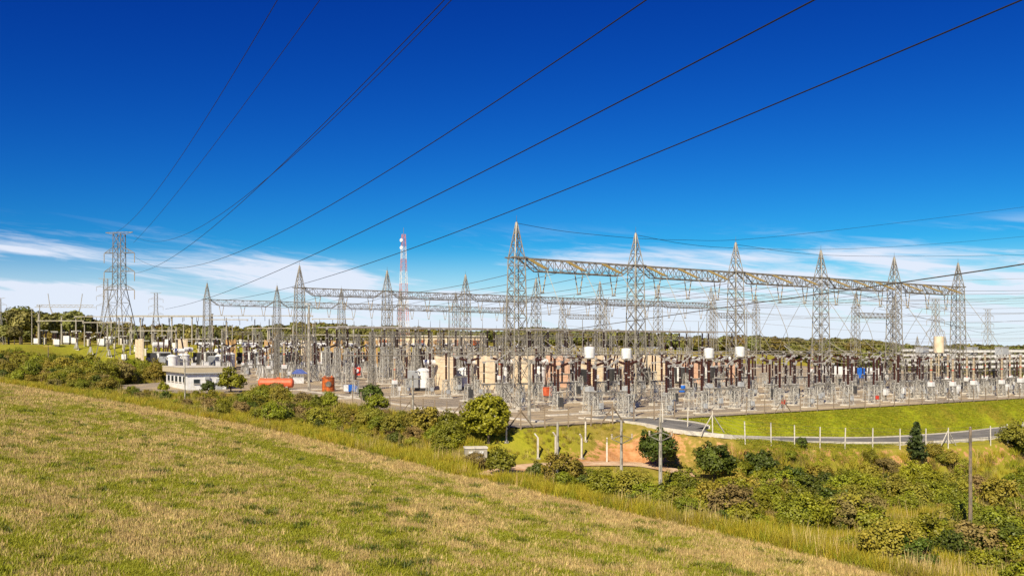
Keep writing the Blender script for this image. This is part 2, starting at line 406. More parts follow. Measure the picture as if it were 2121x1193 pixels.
def sheet_uv(name, P, step, m, dz):
    """the yard's gravel: a grid in yard axes clipped to its outline"""
    us = np.arange(min(p[0] for p in P), max(p[0] for p in P)+.01, step); vs_ = np.arange(min(p[1] for p in P), max(p[1] for p in P)+.01, step)
    A, B = np.meshgrid(us, vs_); X, Y = uv(A, B); Z = yard_z(B)+dz
    d = poly_dist(A, B, P) < step*.4
    I = np.arange(A.size).reshape(A.shape)
    ok = d[:-1, :-1] & d[:-1, 1:] & d[1:, 1:] & d[1:, :-1]
    Q = np.stack([I[:-1, :-1], I[:-1, 1:], I[1:, 1:], I[1:, :-1]], -1)[ok]
    o = obj(name, np_mesh(name, np.stack([X, Y, Z], -1).reshape(-1, 3), Q, m)); o['kind'] = 'structure'
sheet_uv('yard_gravel', YARD, 1.0, 'gravel', .0)
def resample(P, step):
    out = []
    for k in range(len(P)-1):
        p0, p1, p2, p3 = [np.array(P[min(max(i, 0), len(P)-1)]) for i in (k-1, k, k+1, k+2)]
        n = max(1, int(np.linalg.norm(p2-p1)/step))
        for i in range(n):
            t = i/n; out.append(.5*((2*p1)+(-p0+p2)*t+(2*p0-5*p1+4*p2-p3)*t*t+(-p0+3*p1-3*p2+p3)*t**3))
    out.append(np.array(P[-1])); return out
def ribbon(name, P, offs, m, dz=0., closed_box=None):
    """sheet or kerb along a path: offs = [(sideways, height)]"""
    mb = MB(); C = resample(P, 1.2); k = len(offs); V = []
    for i, c in enumerate(C):
        d = C[min(i+1, len(C)-1)]-C[max(i-1, 0)]; d[2] = 0; d /= np.linalg.norm(d); n = np.array([-d[1], d[0], 0])
        for o, h in offs: V.append(tuple(c+n*o+np.array([0, 0, h+dz])))
    Fs = [(i*k+j, i*k+j+1, (i+1)*k+j+1, (i+1)*k+j) for i in range(len(C)-1) for j in range(k-1)]
    mb.add(V, [f[::-1] for f in Fs]); return mb
o = obj('road', ribbon('road', ROAD, [(3.0, 0), (0, .06), (-3.0, 0)], 'asphalt'), 'asphalt'); o['kind'] = 'structure'
ka = ribbon('kerb', ROAD, [(3.0, -.1), (3.0, .12), (3.2, .12), (3.2, -.3)], 0); kb = ribbon('kerb', ROAD, [(-3.0, -.1), (-3.0, .12), (-3.2, .12), (-3.2, -.3)], 0)
for k_, nm in ((ka, 'inner'), (kb, 'outer')):
    o = obj('kerb', k_, 'pale_concrete'); o['kind'] = 'structure'
o = obj('dirt_track', ribbon('dirt_track', TRACK, [(1.7, 0), (0, .05), (-1.7, 0)], 0), 'dirt'); o['kind'] = 'structure'
# concrete cable trenches running between the equipment rows
def trench(u0, v0, u1, v1, w=.9, m='pale_concrete', label=None):
    mb = MB(); n = max(1, int(math.hypot(u1-u0, v1-v0)/6)); 
    du, dv = (u1-u0)/n, (v1-v0)/n; L = math.hypot(du, dv); ang = math.atan2(dv, du)
    r = empty('cable_trench', (*uv(u0, v0), float(yard_z(v0))), TH+ang); tag(r, label, 'cable trench', 'cable trenches in the yard')
    me = MB().box((L/2, 0, .07), (L-.05, w, .14)).mesh('cover_slab'); me.materials.append(MATS[m])
    for i in range(n):
        o = obj('cover_slab', me, None, r); o.location = (i*L, 0, float(yard_z(v0+dv*i)-yard_z(v0)))
trench(-2, -9.7, 112, -9.7, 1.0, label='long white concrete cable trench in front of the nearest gantry')
trench(-12, -18.6, 60, -18.6, .5, 'beige_band', label='narrow beige kerb strip just inside the wire fence')
trench(-10, 9.5, 118, 9.5, .9, label='white cable trench just behind the nearest gantry row')
trench(-12, 33, 118, 33, .9, label='pale cable trench in front of the white reactors')
trench(-12, 58, 60, 58, .9, label='pale cable trench near the rusty drum')
trench(-8, -17, -8, 60, .9, label='pale cable trench running away from camera along yard edge')
trench(60, -14, 60, 40, .8, label='pale cable trench crossing the yard beyond the fourth tower')

# ------------------------------------------------------------------ gantries
def gantry_tower(h=20.0, peak=4.7, half=.8, base=1.75):
    p = Proto('gantry_tower'); legs = [MB() for _ in range(4)]; br = MB()
    lattice(legs, br, [(0.15, base), (7.0, half+.25), (h, half)], .135, .058, .95)
    for l in legs: p.part('leg', l, 'steel')
    p.part('bracing', br, 'steel', 'stuff')
    pl = [MB()]; pb = MB(); lattice(pl, pb, [(h, half), (h+peak*.72, .26), (h+peak, .06)], .11, .06, 1.1)
    e = p.part('peak', pl[0], 'steel'); p.part('peak_bracing', pb, 'steel', 'stuff', e)
    p.part('lightning_rod', MB().cyl((0, 0, h+peak), (0, 0, h+peak+.9), .035, .015, 6), 'steel_dark')
    cap = MB()
    for s in (-1, 1): cap.strut((-half-.5, s*half, h+.05), (half+.5, s*half, h+.05), .16); cap.strut((s*half, -half-.3, h+.05), (s*half, half+.3, h+.05), .16)
    p.part('beam_seat', cap, 'steel')
    for cx in (-1, 1):
        for cy in (-1, 1): p.part('footing', MB().box((cx*base, cy*base, .1), (.9, .9, .5)), 'pale_concrete')
    return p
def gantry_beam(L, depth=1.6, wid=1.25, m='steel'):
    p = Proto('gantry_beam'); ch = [MB() for _ in range(4)]; br = MB(); n = 16; h0 = L/2-.8
    X = [-h0+2*h0*i/n for i in range(n+1)]
    zb = lambda i: -depth*min(1., min(i, n-i)/2.0)
    for i in range(n):
        for s, a in ((-1, 0), (1, 1)):
            y = s*wid/2; ch[a].strut((X[i], y, 0), (X[i+1], y, 0), .13); ch[2+a].strut((X[i], y, zb(i)), (X[i+1], y, zb(i+1)), .13)
            if i % 2 == 0: br.strut((X[i], y, 0), (X[i+1], y, zb(i+1)), .07)
            else: br.strut((X[i], y, zb(i)), (X[i+1], y, 0), .07)
            if 0 < i: br.strut((X[i], y, 0), (X[i], y, zb(i)), .06)
        t = 1 if i % 2 else -1
        for zz in (0, 1):
            za, zc = (0, 0) if zz == 0 else (zb(i), zb(i+1))
            br.strut((X[i], t*wid/2, za), (X[i+1], -t*wid/2, zc), .06); br.strut((X[i], -wid/2, za), (X[i], wid/2, za), .06)
    for c, nm in zip(ch, ('top_chord', 'top_chord', 'bottom_chord', 'bottom_chord')): p.part(nm, c, m)
    p.part('web', br, m, 'stuff'); return p
SP = 20.6
TOWER = gantry_tower(); BEAM = gantry_beam(SP)
def string_proto(n, r=.1, m='polymer'):
    p = Proto('insulator_string')
    for s in (-1, 1):
        a = MB(); a.ribs((s*.65, 0, -.2), (s*.18, 0, -2.7), r, .22, 6); p.part('insulator', a, m)
    y = MB(); y.strut((-.28, 0, -2.75), (.28, 0, -2.75), .1); y.cyl((0, -.5, -2.85), (0, .5, -2.85), .05, n=6); p.part('yoke', y, 'steel')
    for s in (-1, 1): p.part('hanger', MB().strut((s*.7, 0, 0), (s*.65, 0, -.2), .05), 'steel')
    return p
VSTR = string_proto(1)
STRAIN = Proto('strain_insulator')
for s in (-.22, .22): STRAIN.part('rod', MB().ribs((s, -.3, -.08), (s, -3.9, -1.55), .13, .25, 6), 'olive_rod')
STRAIN.part('yoke', MB().strut((-.4, -4.0, -1.6), (.4, -4.0, -1.6), .12), 'steel'); STRAIN.part('shackle', MB().strut((-.3, 0, 0), (.3, -.3, -.08), .1), 'steel')
def wire_pts(pts, r, name, label, cat, group=None, m='wire', n=5):
    mb = MB(); V = []; Fs = []; P = [Vector(p) for p in pts]
    for i, p in enumerate(P):
        d = (P[min(i+1, len(P)-1)]-P[max(i-1, 0)]).normalized(); a = d.cross(Vector((0, 0, 1)))
        a = a.normalized() if a.length > 1e-3 else Vector((1, 0, 0)); b = a.cross(d)
        for k in range(n): t = 2*math.pi*k/n; V.append(p+(a*math.cos(t)+b*math.sin(t))*r)
    for i in range(len(P)-1):
        for k in range(n): Fs.append((i*n+k, i*n+(k+1) % n, (i+1)*n+(k+1) % n, (i+1)*n+k))
    Fs += [tuple(range(n)), tuple((len(P)-1)*n+k for k in reversed(range(n)))]
    c = sum(P, Vector())/len(P); mb.add([v-c for v in V], Fs); o = obj(name, mb, m); o.location = c
    tag(o, label, cat, group); return o
def sag(A, B, s, n=18, t1=1.0):
    A = Vector(A); B = Vector(B); return [A+(B-A)*t+Vector((0, 0, -4*s*t*(1-t))) for t in [t1*i/n for i in range(n+1)]]
ROWN = {0: 'nearest gantry row', 1: 'middle gantry row', 2: 'far left gantry row'}
def gantry_row(idx, v, u0, ntow, zoff=0.):
    z = float(yard_z(v))+zoff; nm = ROWN[idx]; r_ = .03
    for k in range(ntow):
        TOWER.place((*uv(u0+k*SP, v), z), TH, f'pointed steel lattice tower, {ORD[k]} from left in the {nm}', 'lattice tower', f'towers of the {nm}')
    for k in range(ntow-1):
        uc = u0+(k+.5)*SP
        BEAM.place((*uv(uc, v), z+20.0), TH, f'horizontal lattice beam, {ORD[k]} from left in the {nm}', 'lattice beam', f'beams of the {nm}')
        for j, du in enumerate((-6.2, 0, 6.2)):
            VSTR.place((*uv(uc+du, v), z+18.4), TH, f'{ORD[j]} hanging insulator pair under the {ORD[k]} beam of {nm}', 'insulator', f'insulator pairs under the {nm}')
            if idx == 0:
                STRAIN.place((*uv(uc+du-2.6, v-.62), z+19.9), TH, f'olive slanting strain insulator, {ORD[j]} on the {ORD[k]} nearest-row beam', 'insulator', 'strain insulators on the nearest row')
gantry_row(0, 0, 0, 6); gantry_row(1, 88, 3.0, 7); gantry_row(2, 167, 4.6, 6)
# gantries standing by themselves at the right and centre back
k = 0
for (px0, Y, n, word) in ((1478, 300, 2, 'first'), (1772, 285, 2, 'second'), (1165, 330, 2, 'centre'), (1900, 380, 2, 'third')):
    x, y, z = px_at(px0, Y)
    for i in range(n):
        TOWER.place((x+UX*SP*i, y+UY*SP*i, z), TH, f'grey lattice tower, {"left" if i == 0 else "right"} leg of the {word} far back portal', 'lattice tower', 'towers of the far back portals')
    BEAM.place((x+UX*SP*.5, y+UY*SP*.5, z+18.5), TH, f'lattice beam of the {word} far back portal', 'lattice beam', 'beams of the far back portals')
# strung conductors between the rows
for k in range(5):
    for j, du in enumerate((-6.2, 0, 6.2)):
        u = (k+.5)*SP+du; a = (*uv(u, .7), 19.2); b = (*uv(u, 87.3), 20.2)
        wire_pts(sag(a, b, 2.2), .035, 'strung_conductor', f'conductor from nearest to middle gantry row, {ORD[3*k+j]} from left', 'cable', 'conductors between nearest and middle rows', 'steel_dark', 4)
        a = (*uv(u, 88.7), 20.2); b = (*uv(u, 166.3), 21.2)
        wire_pts(sag(a, b, 2.0), .04, 'strung_conductor', f'conductor from middle to far gantry row, {ORD[3*k+j]} from left', 'cable', 'conductors between middle and far rows', 'steel_dark', 4)
        # droppers from the strain insulators down to the apparatus in front
        a = (*uv(u-2.6, -4.6), 18.3); b = (*uv(u-1.0+.6*j, -7.6-1.5*j), 7.4)
        P = [Vector(a)*(1-t)+Vector(b)*t+Vector((*(np.array(uv(0, -1))-np.array(uv(0, 0))), 0))*1.8*math.sin(math.pi*t)+Vector((0, 0, -2.0*math.sin(math.pi*t))) for t in [i/12 for i in range(13)]]
        wire_pts(P, .04, 'dropper_cable', f'curved dropper cable under {ORD[j]} strain insulator of {ORD[k]} nearest beam', 'cable', 'droppers in front of the nearest row', 'wire_light', 4)
        a = (*uv(u, 1.), 15.5); b = (*uv(u+.8, 6.2), 6.6)
        P = [Vector(a)*(1-t)+Vector(b)*t+Vector((*(np.array(uv(0, 1))-np.array(uv(0, 0))), 0))*1.5*math.sin(math.pi*t)+Vector((0, 0, -1.5*math.sin(math.pi*t))) for t in [i/12 for i in range(13)]]
        wire_pts(P, .04, 'dropper_cable', f'curved dropper cable behind the {ORD[k]} nearest beam, {ORD[j]} phase', 'cable', 'droppers behind the nearest row', 'wire_light', 4)

# ------------------------------------------------------------------ apparatus kinds
def stand(h, w0=.55, w1=.36, br=.045, leg=.08):
    mb = MB(); lattice([mb], mb, [(.12, w0), (h, w1)], leg, br, .85); mb.box((0, 0, h+.04), (w1*2.6, w1*2.6, .08)); return mb
def pad(w=1.7, d=1.3): return MB().box((0, 0, .04), (w, d, .24))
def column(z0, z1, r, joints=1, x=0., y=0.):
    a = MB(); f = MB(); n = joints+1; st = (z1-z0)/n
    for i in range(n): a.ribs((x, y, z0+i*st+.06), (x, y, z0+(i+1)*st-.06), r, .24, 8)
    for i in range(n+1): f.cyl((x, y, z0+i*st-.07), (x, y, z0+i*st+.07), r*.8, n=8)
    return a, f
POST = Proto('post_insulator'); POST.part('footing', pad(), 'pale_concrete'); POST.part('lattice_stand', stand(2.7), 'galvanised', 'stuff')
a, f = column(2.8, 7.0, .21, 1); e = POST.part('insulator', a, 'porcelain'); POST.part('flange', f, 'aluminium', 'stuff', e)
POST.part('clamp', MB().cyl((-.6, 0, 7.15), (.6, 0, 7.15), .07, n=6).box((0, 0, 7.1), (.3, .3, .12)), 'aluminium'); POST.part('mechanism_box', MB().box((.1, -.5, 1.0), (.5, .35, .6)), 'grey_paint')
POSTR = Proto('post_insulator'); POSTR.parts = [p for p in POST.parts if p[0] != 'mechanism_box']; POSTR.part('mechanism_box', MB().box((.1, -.5, 1.0), (.5, .35, .55)), 'red_paint')
CTX = Proto('current_transformer'); CTX.part('footing', pad(2.2, 1.4), 'pale_concrete'); CTX.part('lattice_stand', stand(2.5, .6, .42), 'galvanised', 'stuff')
CTX.part('base_tank', MB().box((0, 0, 2.85), (.8, .8, .55)), 'grey_paint')
a, f = column(3.15, 6.5, .27, 1); e = CTX.part('insulator', a, 'porcelain'); CTX.part('flange', f, 'aluminium', 'stuff', e)
CTX.part('head_tank', MB().lathe([(.35, 6.5), (.62, 6.62), (.66, 6.7), (.66, 7.85), (.6, 7.98), (.2, 8.05)], n=16), 'white_paint'); CTX.part('terminal', MB().cyl((-1.1, 0, 7.0), (1.1, 0, 7.0), .06, n=6), 'aluminium')
DIS = Proto('disconnector_switch')
for x in (-1.6, 1.6):
    DIS.part('footing', MB().box((x, 0, .04), (1.3, 1.3, .24)), 'pale_concrete'); s_ = stand(2.6, .5, .34); s_.v = [(p[0]+x, p[1], p[2]) for p in s_.v]; DIS.part('lattice_stand', s_, 'galvanised', 'stuff')
DIS.part('base_beam', MB().strut((-2.3, 0, 2.78), (2.3, 0, 2.78), .28, .2), 'steel')
for x in (-2.0, 0, 2.0):
    a, f = column(2.95, 5.7, .17, 1, x); e = DIS.part('insulator', a, 'porcelain_dark'); DIS.part('flange', f, 'aluminium', 'stuff', e)
DIS.part('blade', MB().strut((-2.3, 0, 5.9), (.1, 0, 6.0), .11).strut((.1, 0, 6.0), (1.9, 0, 7.1), .11).box((-2, 0, 5.85), (.4, .25, .25)).box((2, 0, 5.85), (.4, .25, .25)).box((0, 0, 5.88), (.35, .3, .3)), 'aluminium'); DIS.part('mechanism_box', MB().box((-1.6, -.55, 1.2), (.5, .35, .7)), 'grey_paint')
BRK = Proto('circuit_breaker'); BRK.part('footing', pad(2.2, 1.5), 'pale_concrete'); BRK.part('lattice_stand', stand(2.4, .6, .4), 'galvanised', 'stuff')
BRK.part('drive_cabinet', MB().box((0, -.6, 1.15), (.6, .4, 1.25)), 'dark_paint'); a, f = column(2.5, 5.6, .22, 0); e = BRK.part('support_insulator', a, 'porcelain'); BRK.part('flange', f, 'aluminium', 'stuff', e)
BRK.part('gear_head', MB().box((0, 0, 5.85), (.5, .45, .5)), 'aluminium')
for s in (-1, 1):
    e = BRK.part('interrupter', MB().ribs((s*.3, 0, 5.95), (s*1.75, 0, 6.35), .2, .2, 8), 'porcelain'); BRK.part('end_cap', MB().cyl((s*1.7, 0, 6.33), (s*2.0, 0, 6.42), .2, n=8), 'aluminium', None, e)
CVT = Proto('voltage_transformer'); CVT.part('footing', pad(1.5, 1.2), 'pale_concrete'); CVT.part('lattice_stand', stand(2.2, .5, .36), 'galvanised', 'stuff')
CVT.part('base_tank', MB().box((0, 0, 2.6), (.75, .75, .7)), 'white_paint'); a, f = column(2.95, 6.7, .23, 1); e = CVT.part('insulator', a, 'polymer'); CVT.part('flange', f, 'red_paint', 'stuff', e)
CVT.part('cap', MB().lathe([(.24, 6.7), (.28, 6.75), (.28, 7.0), (.1, 7.08)], n=10), 'aluminium'); CVT.part('cabinet', MB().box((.75, -.3, 1.4), (.5, .35, .7)).strut((.75, -.3, .1), (.75, -.3, 1.1), .1), 'white_paint')
AFR = Proto('circuit_breaker')
for s in (-1, 1): AFR.part('frame_leg', MB().strut((s*.95, -.3, .1), (s*.22, 0, 2.9), .15).strut((s*.95, .3, .1), (s*.22, 0, 2.9), .15), 'aluminium')
AFR.part('drive_cone', MB().lathe([(.38, .6), (.36, 1.4), (.16, 2.6), (.16, 2.9)], n=10), 'aluminium'); a, f = column(2.95, 6.4, .22, 1); e = AFR.part('support_insulator', a, 'porcelain'); AFR.part('flange', f, 'aluminium', 'stuff', e)
for s in (-1, 1): AFR.part('interrupter', MB().ribs((s*.15, 0, 6.5), (s*1.7, 0, 7.1), .22, .24, 8), 'porcelain_dark')
AFR.part('gear_head', MB().box((0, 0, 6.55), (.45, .4, .4)), 'white_paint')
for s in (-1, 1): AFR.part('end_cap', MB().cyl((s*1.6, 0, 7.05), (s*1.85, 0, 7.12), .26, n=8), 'white_paint')
AFR.part('footing', pad(2.4, 1.2), 'pale_concrete')
CAB = Proto('control_cabinet'); CAB.part('box', MB().box((0, 0, 1.5), (.7, .45, .9)), 'white_paint'); CAB.part('pedestal', MB().strut((0, 0, .1), (0, 0, 1.05), .16), 'steel'); CAB.part('footing', MB().box((0, 0, .06), (.7, .6, .22)), 'pale_concrete'); CAB.part('rain_hood', MB().box((0, 0, 1.98), (.82, .57, .06)), 'white_paint')

BAYS = range(6)
RN = {-17: 'frontmost equipment row', -12.5: 'second equipment row from front', -7.5: 'third equipment row from front', -2.5: 'row beneath the nearest gantry', 6: 'row just behind the nearest gantry', 13: 'second row behind nearest gantry', 20: 'third row behind nearest gantry', 27: 'fourth row behind nearest gantry'}
def row_things(v, items):
    items = sorted(items)
    cnt = {}
    for u, proto, word, cat in items:
        i = cnt.get(word, 0); cnt[word] = i+1
        proto.place((*uv(u, v), float(yard_z(v))), TH+random.uniform(-.03, .03), f'{word}, {ORD[i]} from left in {RN[v]}', cat, f'{word}s in the {RN[v]}', random.uniform(.96, 1.05))
ph = lambda b: [b*SP+4.6+6.0*p for p in range(3)]
WP, WPR, WC, WD, WB, WV, WA = 'brown post insulator on stand', 'post insulator with red box', 'current transformer with white drum head', 'disconnector switch with raised blade', 'circuit breaker with two slanted arms', 'cream column voltage transformer', 'breaker on white splayed legs'
row_things(-17, [(u, CVT, WV, 'voltage transformer') if b in (3, 4) else ((u, POSTR, WPR, 'insulator') if i == 1 and b in (1, 2) else (u, POST, WP, 'insulator')) for b in BAYS for i, u in enumerate(ph(b))])
row_things(-12.5, [(u+.6, DIS, WD, 'switch') for b in range(6) for i, u in enumerate(ph(b)) if i != 1 or b > 2])
row_things(-7.5, [(u, CTX, WC, 'current transformer') for u in (6.2, 12.4, 27.6, 33.9)]+[(u, CVT if b > 3 else POST, WV if b > 3 else WP, 'voltage transformer' if b > 3 else 'insulator') for b in (2, 3, 4, 5) for u in ph(b)])
row_things(-2.5, [(u+.3, BRK, WB, 'circuit breaker') for b in range(6) for u in ph(b)])
row_things(6, [(u, POST, WP, 'insulator') for b in range(6) for u in ph(b)])
row_things(13, [(u+.5, DIS, WD, 'switch') for b in range(6) for u in ph(b)])
row_things(20, [(u, BRK, WB, 'circuit breaker') for b in range(6) for u in ph(b)])
row_things(27, [(u, POST, WP, 'insulator') for b in range(6) for u in ph(b)])
for i, u in enumerate((58, 64.5, 69, 76, 80, 88, 93, 100, 107)):
    CAB.place((*uv(u, -14.8+(i % 3)*1.3), 0), TH+.2*(i % 2), f'small white control cabinet on a post, {ORD[i]} from left at yard right', 'cabinet', 'white control cabinets at yard right')

# tall bus supports carrying tubular busbars
BUS = Proto('bus_support'); BUS.part('lattice_stand', stand(7.4, .8, .4, .06, .1), 'galvanised', 'stuff'); BUS.part('footing', pad(2.2, 2.2), 'pale_concrete')
a, f = column(7.5, 11.2, .24, 1); e = BUS.part('insulator', a, 'porcelain_dark'); BUS.part('flange', f, 'aluminium', 'stuff', e); BUS.part('clamp', MB().box((0, 0, 11.35), (.5, .3, .25)), 'aluminium')
nb = 0
for r_, v in enumerate((60, 70, 80)):
    us = [2+10.3*i+r_*2 for i in range(11)]
    for i, u in enumerate(us):
        BUS.place((*uv(u, v), float(yard_z(v))), TH, f'tall bus support with dark insulator, {ORD[i]} in {("near", "middle", "far")[r_]} bus line', 'bus support', 'tall bus supports')
    z = float(yard_z(v))+11.5
    o = obj('busbar_tube', MB().cyl((-2, 0, 0), (106, 0, 0), .13, n=8), 'aluminium'); o.location = (*uv(us[0], v), z); o.rotation_euler = (0, 0, TH); tag(o, f'long tubular busbar on tall dark insulators, {("nearest", "middle", "farthest")[r_]} of three', 'busbar', 'tubular busbars')
for r_, (v, z, u0, u1) in enumerate(((38, 6.6, -8, 100), (100, 7.4, 0, 110), (28, 7.3, 3, 108), (6.2, 7.25, 3, 118))):
    o = obj('busbar_tube', MB().cyl((0, 0, 0), (u1-u0, 0, 0), .09, n=8), 'wire_light'); o.location = (*uv(u0, v), z+float(yard_z(v))); o.rotation_euler = (0, 0, TH)
    tag(o, ('thin pale busbar in front of the white reactors', 'thin pale busbar behind the tall bus supports', 'thin pale busbar on fourth row behind nearest gantry', 'thin pale busbar just behind the nearest gantry')[r_], 'busbar', 'thin pale busbars')
for i in range(12):
    u = -6+i*9.2
    POSTR2 = POST.place((*uv(u, 38), float(yard_z(38))), TH, f'brown post insulator, {ORD[i]} from left under thin busbar before the reactors', 'insulator', 'insulators before the reactors', .92)
# apparatus further back
for r_, (v, proto, word, cat, du, n) in enumerate(((97, AFR, WA, 'circuit breaker', 7.6, 15), (110, DIS, WD, 'switch', 8.4, 14), (122, AFR, WA, 'circuit breaker', 7.6, 15), (134, POST, WP, 'insulator', 5.6, 20), (146, AFR, 'dark breaker with splayed legs', 'circuit breaker', 6.4, 18))):
    for i in range(n):
        u = -2+du*i+(r_ % 2)*2
        proto.place((*uv(u, v+random.uniform(-.8, .8)), float(yard_z(v))), TH, f'{ORD[i]} {word}, {ORD[r_]} row behind busbars', cat, f'{word}s in {ORD[r_]} row behind busbars', random.uniform(.95, 1.1))

PORT = Proto('low_portal')
for s in (-1, 1):
    a = MB(); lattice([a], a, [(.1, .55), (11, .35)], .11, .06, 1.0); a.v = [(q[0]+s*5, q[1], q[2]) for q in a.v]; PORT.part('lattice_leg', a, 'steel', 'stuff'); PORT.part('rod', MB().cyl((s*5, 0, 11), (s*5, 0, 13.6), .07, .03, 6), 'steel')
a = MB(); b_ = MB()
for y in (-.35, .35): a.strut((-5, y, 11), (5, y, 11), .1); a.strut((-5, y, 10.2), (5, y, 10.2), .1)
for i in range(14):
    for y in (-.35, .35): b_.strut((-5+i*.714, y, 11 if i % 2 else 10.2), (-5+(i+1)*.714, y, 10.2 if i % 2 else 11), .055)
PORT.part('crossbeam', a, 'steel', 'stuff'); PORT.part('crossbeam_web', b_, 'steel', 'stuff')
for x_ in (-3.2, 0, 3.2): PORT.part('insulator', MB().ribs((x_, 0, 10.1), (x_, 0, 8.2), .14, .2, 6), 'porcelain_dark')
for r_, (v, n) in enumerate(((93, 8), (140, 8), (54, 6))):
    for i in range(n):
        u = 4+i*14.2+r_*2.5
        PORT.place((*uv(u, v), float(yard_z(v))), TH, f'low lattice portal, {ORD[i]} from left in {ORD[r_]} portal line', 'portal', 'low lattice portals', random.uniform(.78, 1.0))
for r_, v in enumerate((34.5, 90, 103.5, 128, 151)):
    for i in range(17):
        u = -1+i*6.9+r_*1.3; q = (CVT, POST, DIS)[(i*7+r_*3) % 3]; w_ = ('cream column unit', 'brown post unit', 'three-post switch unit')[(i*7+r_*3) % 3]
        q.place((*uv(u, v+random.uniform(-1, 1)), float(yard_z(v))), TH+random.choice((0, R(90))), f'{w_}, {ORD[i]} place from left in {ORD[r_]} mixed row of mid yard', ('voltage transformer', 'insulator', 'switch')[(i*7+r_*3) % 3], 'mid yard apparatus', random.uniform(.9, 1.2))
for i, (u, v) in enumerate(sorted([(random.uniform(-4, 118), random.uniform(35, 160)) for _ in range(14)], key=lambda q: uv(*q)[0]/uv(*q)[1])):
    x, y = uv(u, v); o = empty('lightning_pole', (x, y, float(yard_z(v)))); tag(o, f'slim grey lightning pole, {ORD[i]} from left of those scattered in the yard', 'pole', 'slim lightning poles'); obj('shaft', MB().lathe([(.16, 0), (.06, random.uniform(13, 17))], n=8), 'steel', o); obj('base_plate', MB().box((0, 0, .1), (.6, .6, .2)), 'pale_concrete', o)
# slack jumper cables between neighbouring apparatus
for k in range(70):
    u = random.uniform(0, 112); v = random.choice((-12.5, -7.5, -2.5, 6, 13, 20, 27, 97, 110, 122)); z = float(yard_z(v))+6.6; du = random.uniform(-2.5, 2.5); dv = random.choice((5.2, 6.5, 8))
    wire_pts(sag((*uv(u, v), z), (*uv(u+du, v+dv), z+random.uniform(-.4, 3.5)), random.uniform(.3, .9), 8), .035, 'jumper_cable', 'slack pale jumper cable looping between yard apparatus', 'cable', 'slack jumper cables', 'wire_light', 4)
# ------------------------------------------------------------------ firewalls, reactors, transformers
def firewall(u, v, L, h, m, label, group):
    z = float(yard_z(v)); r = empty('firewall', (*uv(u, v), z), TH); tag(r, label, 'firewall', group)
    n = int(round(h/1.05)); ph_ = h/n
    pm = MB().box((0, 0, ph_/2), (.24, L/2-.3, ph_-.035)).mesh('panel'); pm.materials.append(MATS[m])
    cm = MB().box((0, 0, h/2+.05), (.46, .42, h+.3)).mesh('column'); cm.materials.append(MATS[m])
    for y in (-L/2, 0, L/2): o = obj('column', cm, None, r); o.location = (0, y, 0)
    for i in range(n):
        for y in (-L/4, L/4): o = obj('panel', pm, None, r); o.location = (0, y, i*ph_)
def bushing(p, x, y, z, dx, dy, L, r=.2, m='porcelain'):
    q = (x+dx, y+dy, z+math.sqrt(max(.01, L*L-dx*dx-dy*dy))); a = MB().ribs((x, y, z), q, r, .22, 8)
    e = p.part('bushing', a, m); d = (Vector(q)-Vector((x, y, z))).normalized()
    p.part('terminal_cap', MB().cyl(q, Vector(q)+d*.45, r*.7, r*.4, 8), 'aluminium', None, e)
REA = Proto('shunt_reactor')
REA.part('tank', MB().lathe([(1.22, .55), (1.25, .6), (1.25, 3.5), (1.32, 3.52), (1.32, 3.66), (1.2, 3.72), (.8, 4.02), (.3, 4.15)], n=24), 'white_paint')
REA.part('skid', MB().box((0, 0, .28), (2.4, 2.4, .5)), 'dark_paint')
rad = MB()
for i in range(9): rad.box((-2.3, -1.2+i*.3, 2.1), (1.1, .12, 2.9))
rad.box((-2.3, 0, 3.62), (.3, 2.8, .16)); REA.part('radiator_bank', rad, 'grey_paint', 'stuff')
e = REA.part('conservator', MB().lathe([(.2, 0), (.52, .1), (.55, .2), (.55, 2.4), (.52, 2.5), (.2, 2.6)], (.8, 1.9, 5.0), (1, 0, 0), 14), 'white_paint'); REA.part('conservator_frame', MB().strut((1.2, 1.9, .2), (1.2, 1.9, 4.6), .14).strut((3.0, 1.9, .2), (3.0, 1.9, 4.6), .14).strut((1.2, 1.9, 3.2), (.4, .6, 3.8), .12), 'steel', None, e)
bushing(REA, 0, 0, 4.1, -.5, .3, 3.6, .24, 'porcelain_dark'); bushing(REA, .6, -.4, 3.9, .6, -.3, 1.4, .13)
REA.part('pipework', MB().cyl((-1.7, -.9, 3.65), (-.9, -.6, 3.2), .1, n=6).cyl((-1.7, .9, 3.65), (-.9, .6, 3.2), .1, n=6).cyl((1.1, .7, 3.4), (1.6, 1.7, 4.9), .08, n=6), 'grey_paint')
TRF = Proto('transformer')
tk = MB().box((0, 0, 2.1), (2.6, 4.4, 3.2)).box((0, 0, 3.75), (2.8, 4.6, .16))
for i in range(6): tk.box((-1.36, -1.8+i*.72, 2.1), (.1, .12, 3.0)); tk.box((-1.2+i*.48, -2.26, 2.1), (.12, .1, 3.0))
TRF.part('tank', tk, 'white_paint'); TRF.part('skid', MB().box((0, 0, .26), (2.9, 4.8, .46)), 'dark_paint')
rad = MB()
for s in (-1,):
    for i in range(12): rad.box((s*2.3, -1.95+i*.35, 2.3), (1.3, .1, 2.7))
for i in range(8): rad.box((-1.05+i*.3, -3.0, 2.3), (.1, 1.2, 2.7))
TRF.part('radiator_bank', rad, 'dark_paint', 'stuff')
fan = MB()
for y in (-1.2, 0, 1.2): fan.lathe([(.42, 0), (.45, .05), (.45, .25), (.3, .3)], (-3.0, y, 2.2), (-1, 0, 0), 12)
TRF.part('cooling_fans', fan, 'grey_paint', 'stuff')
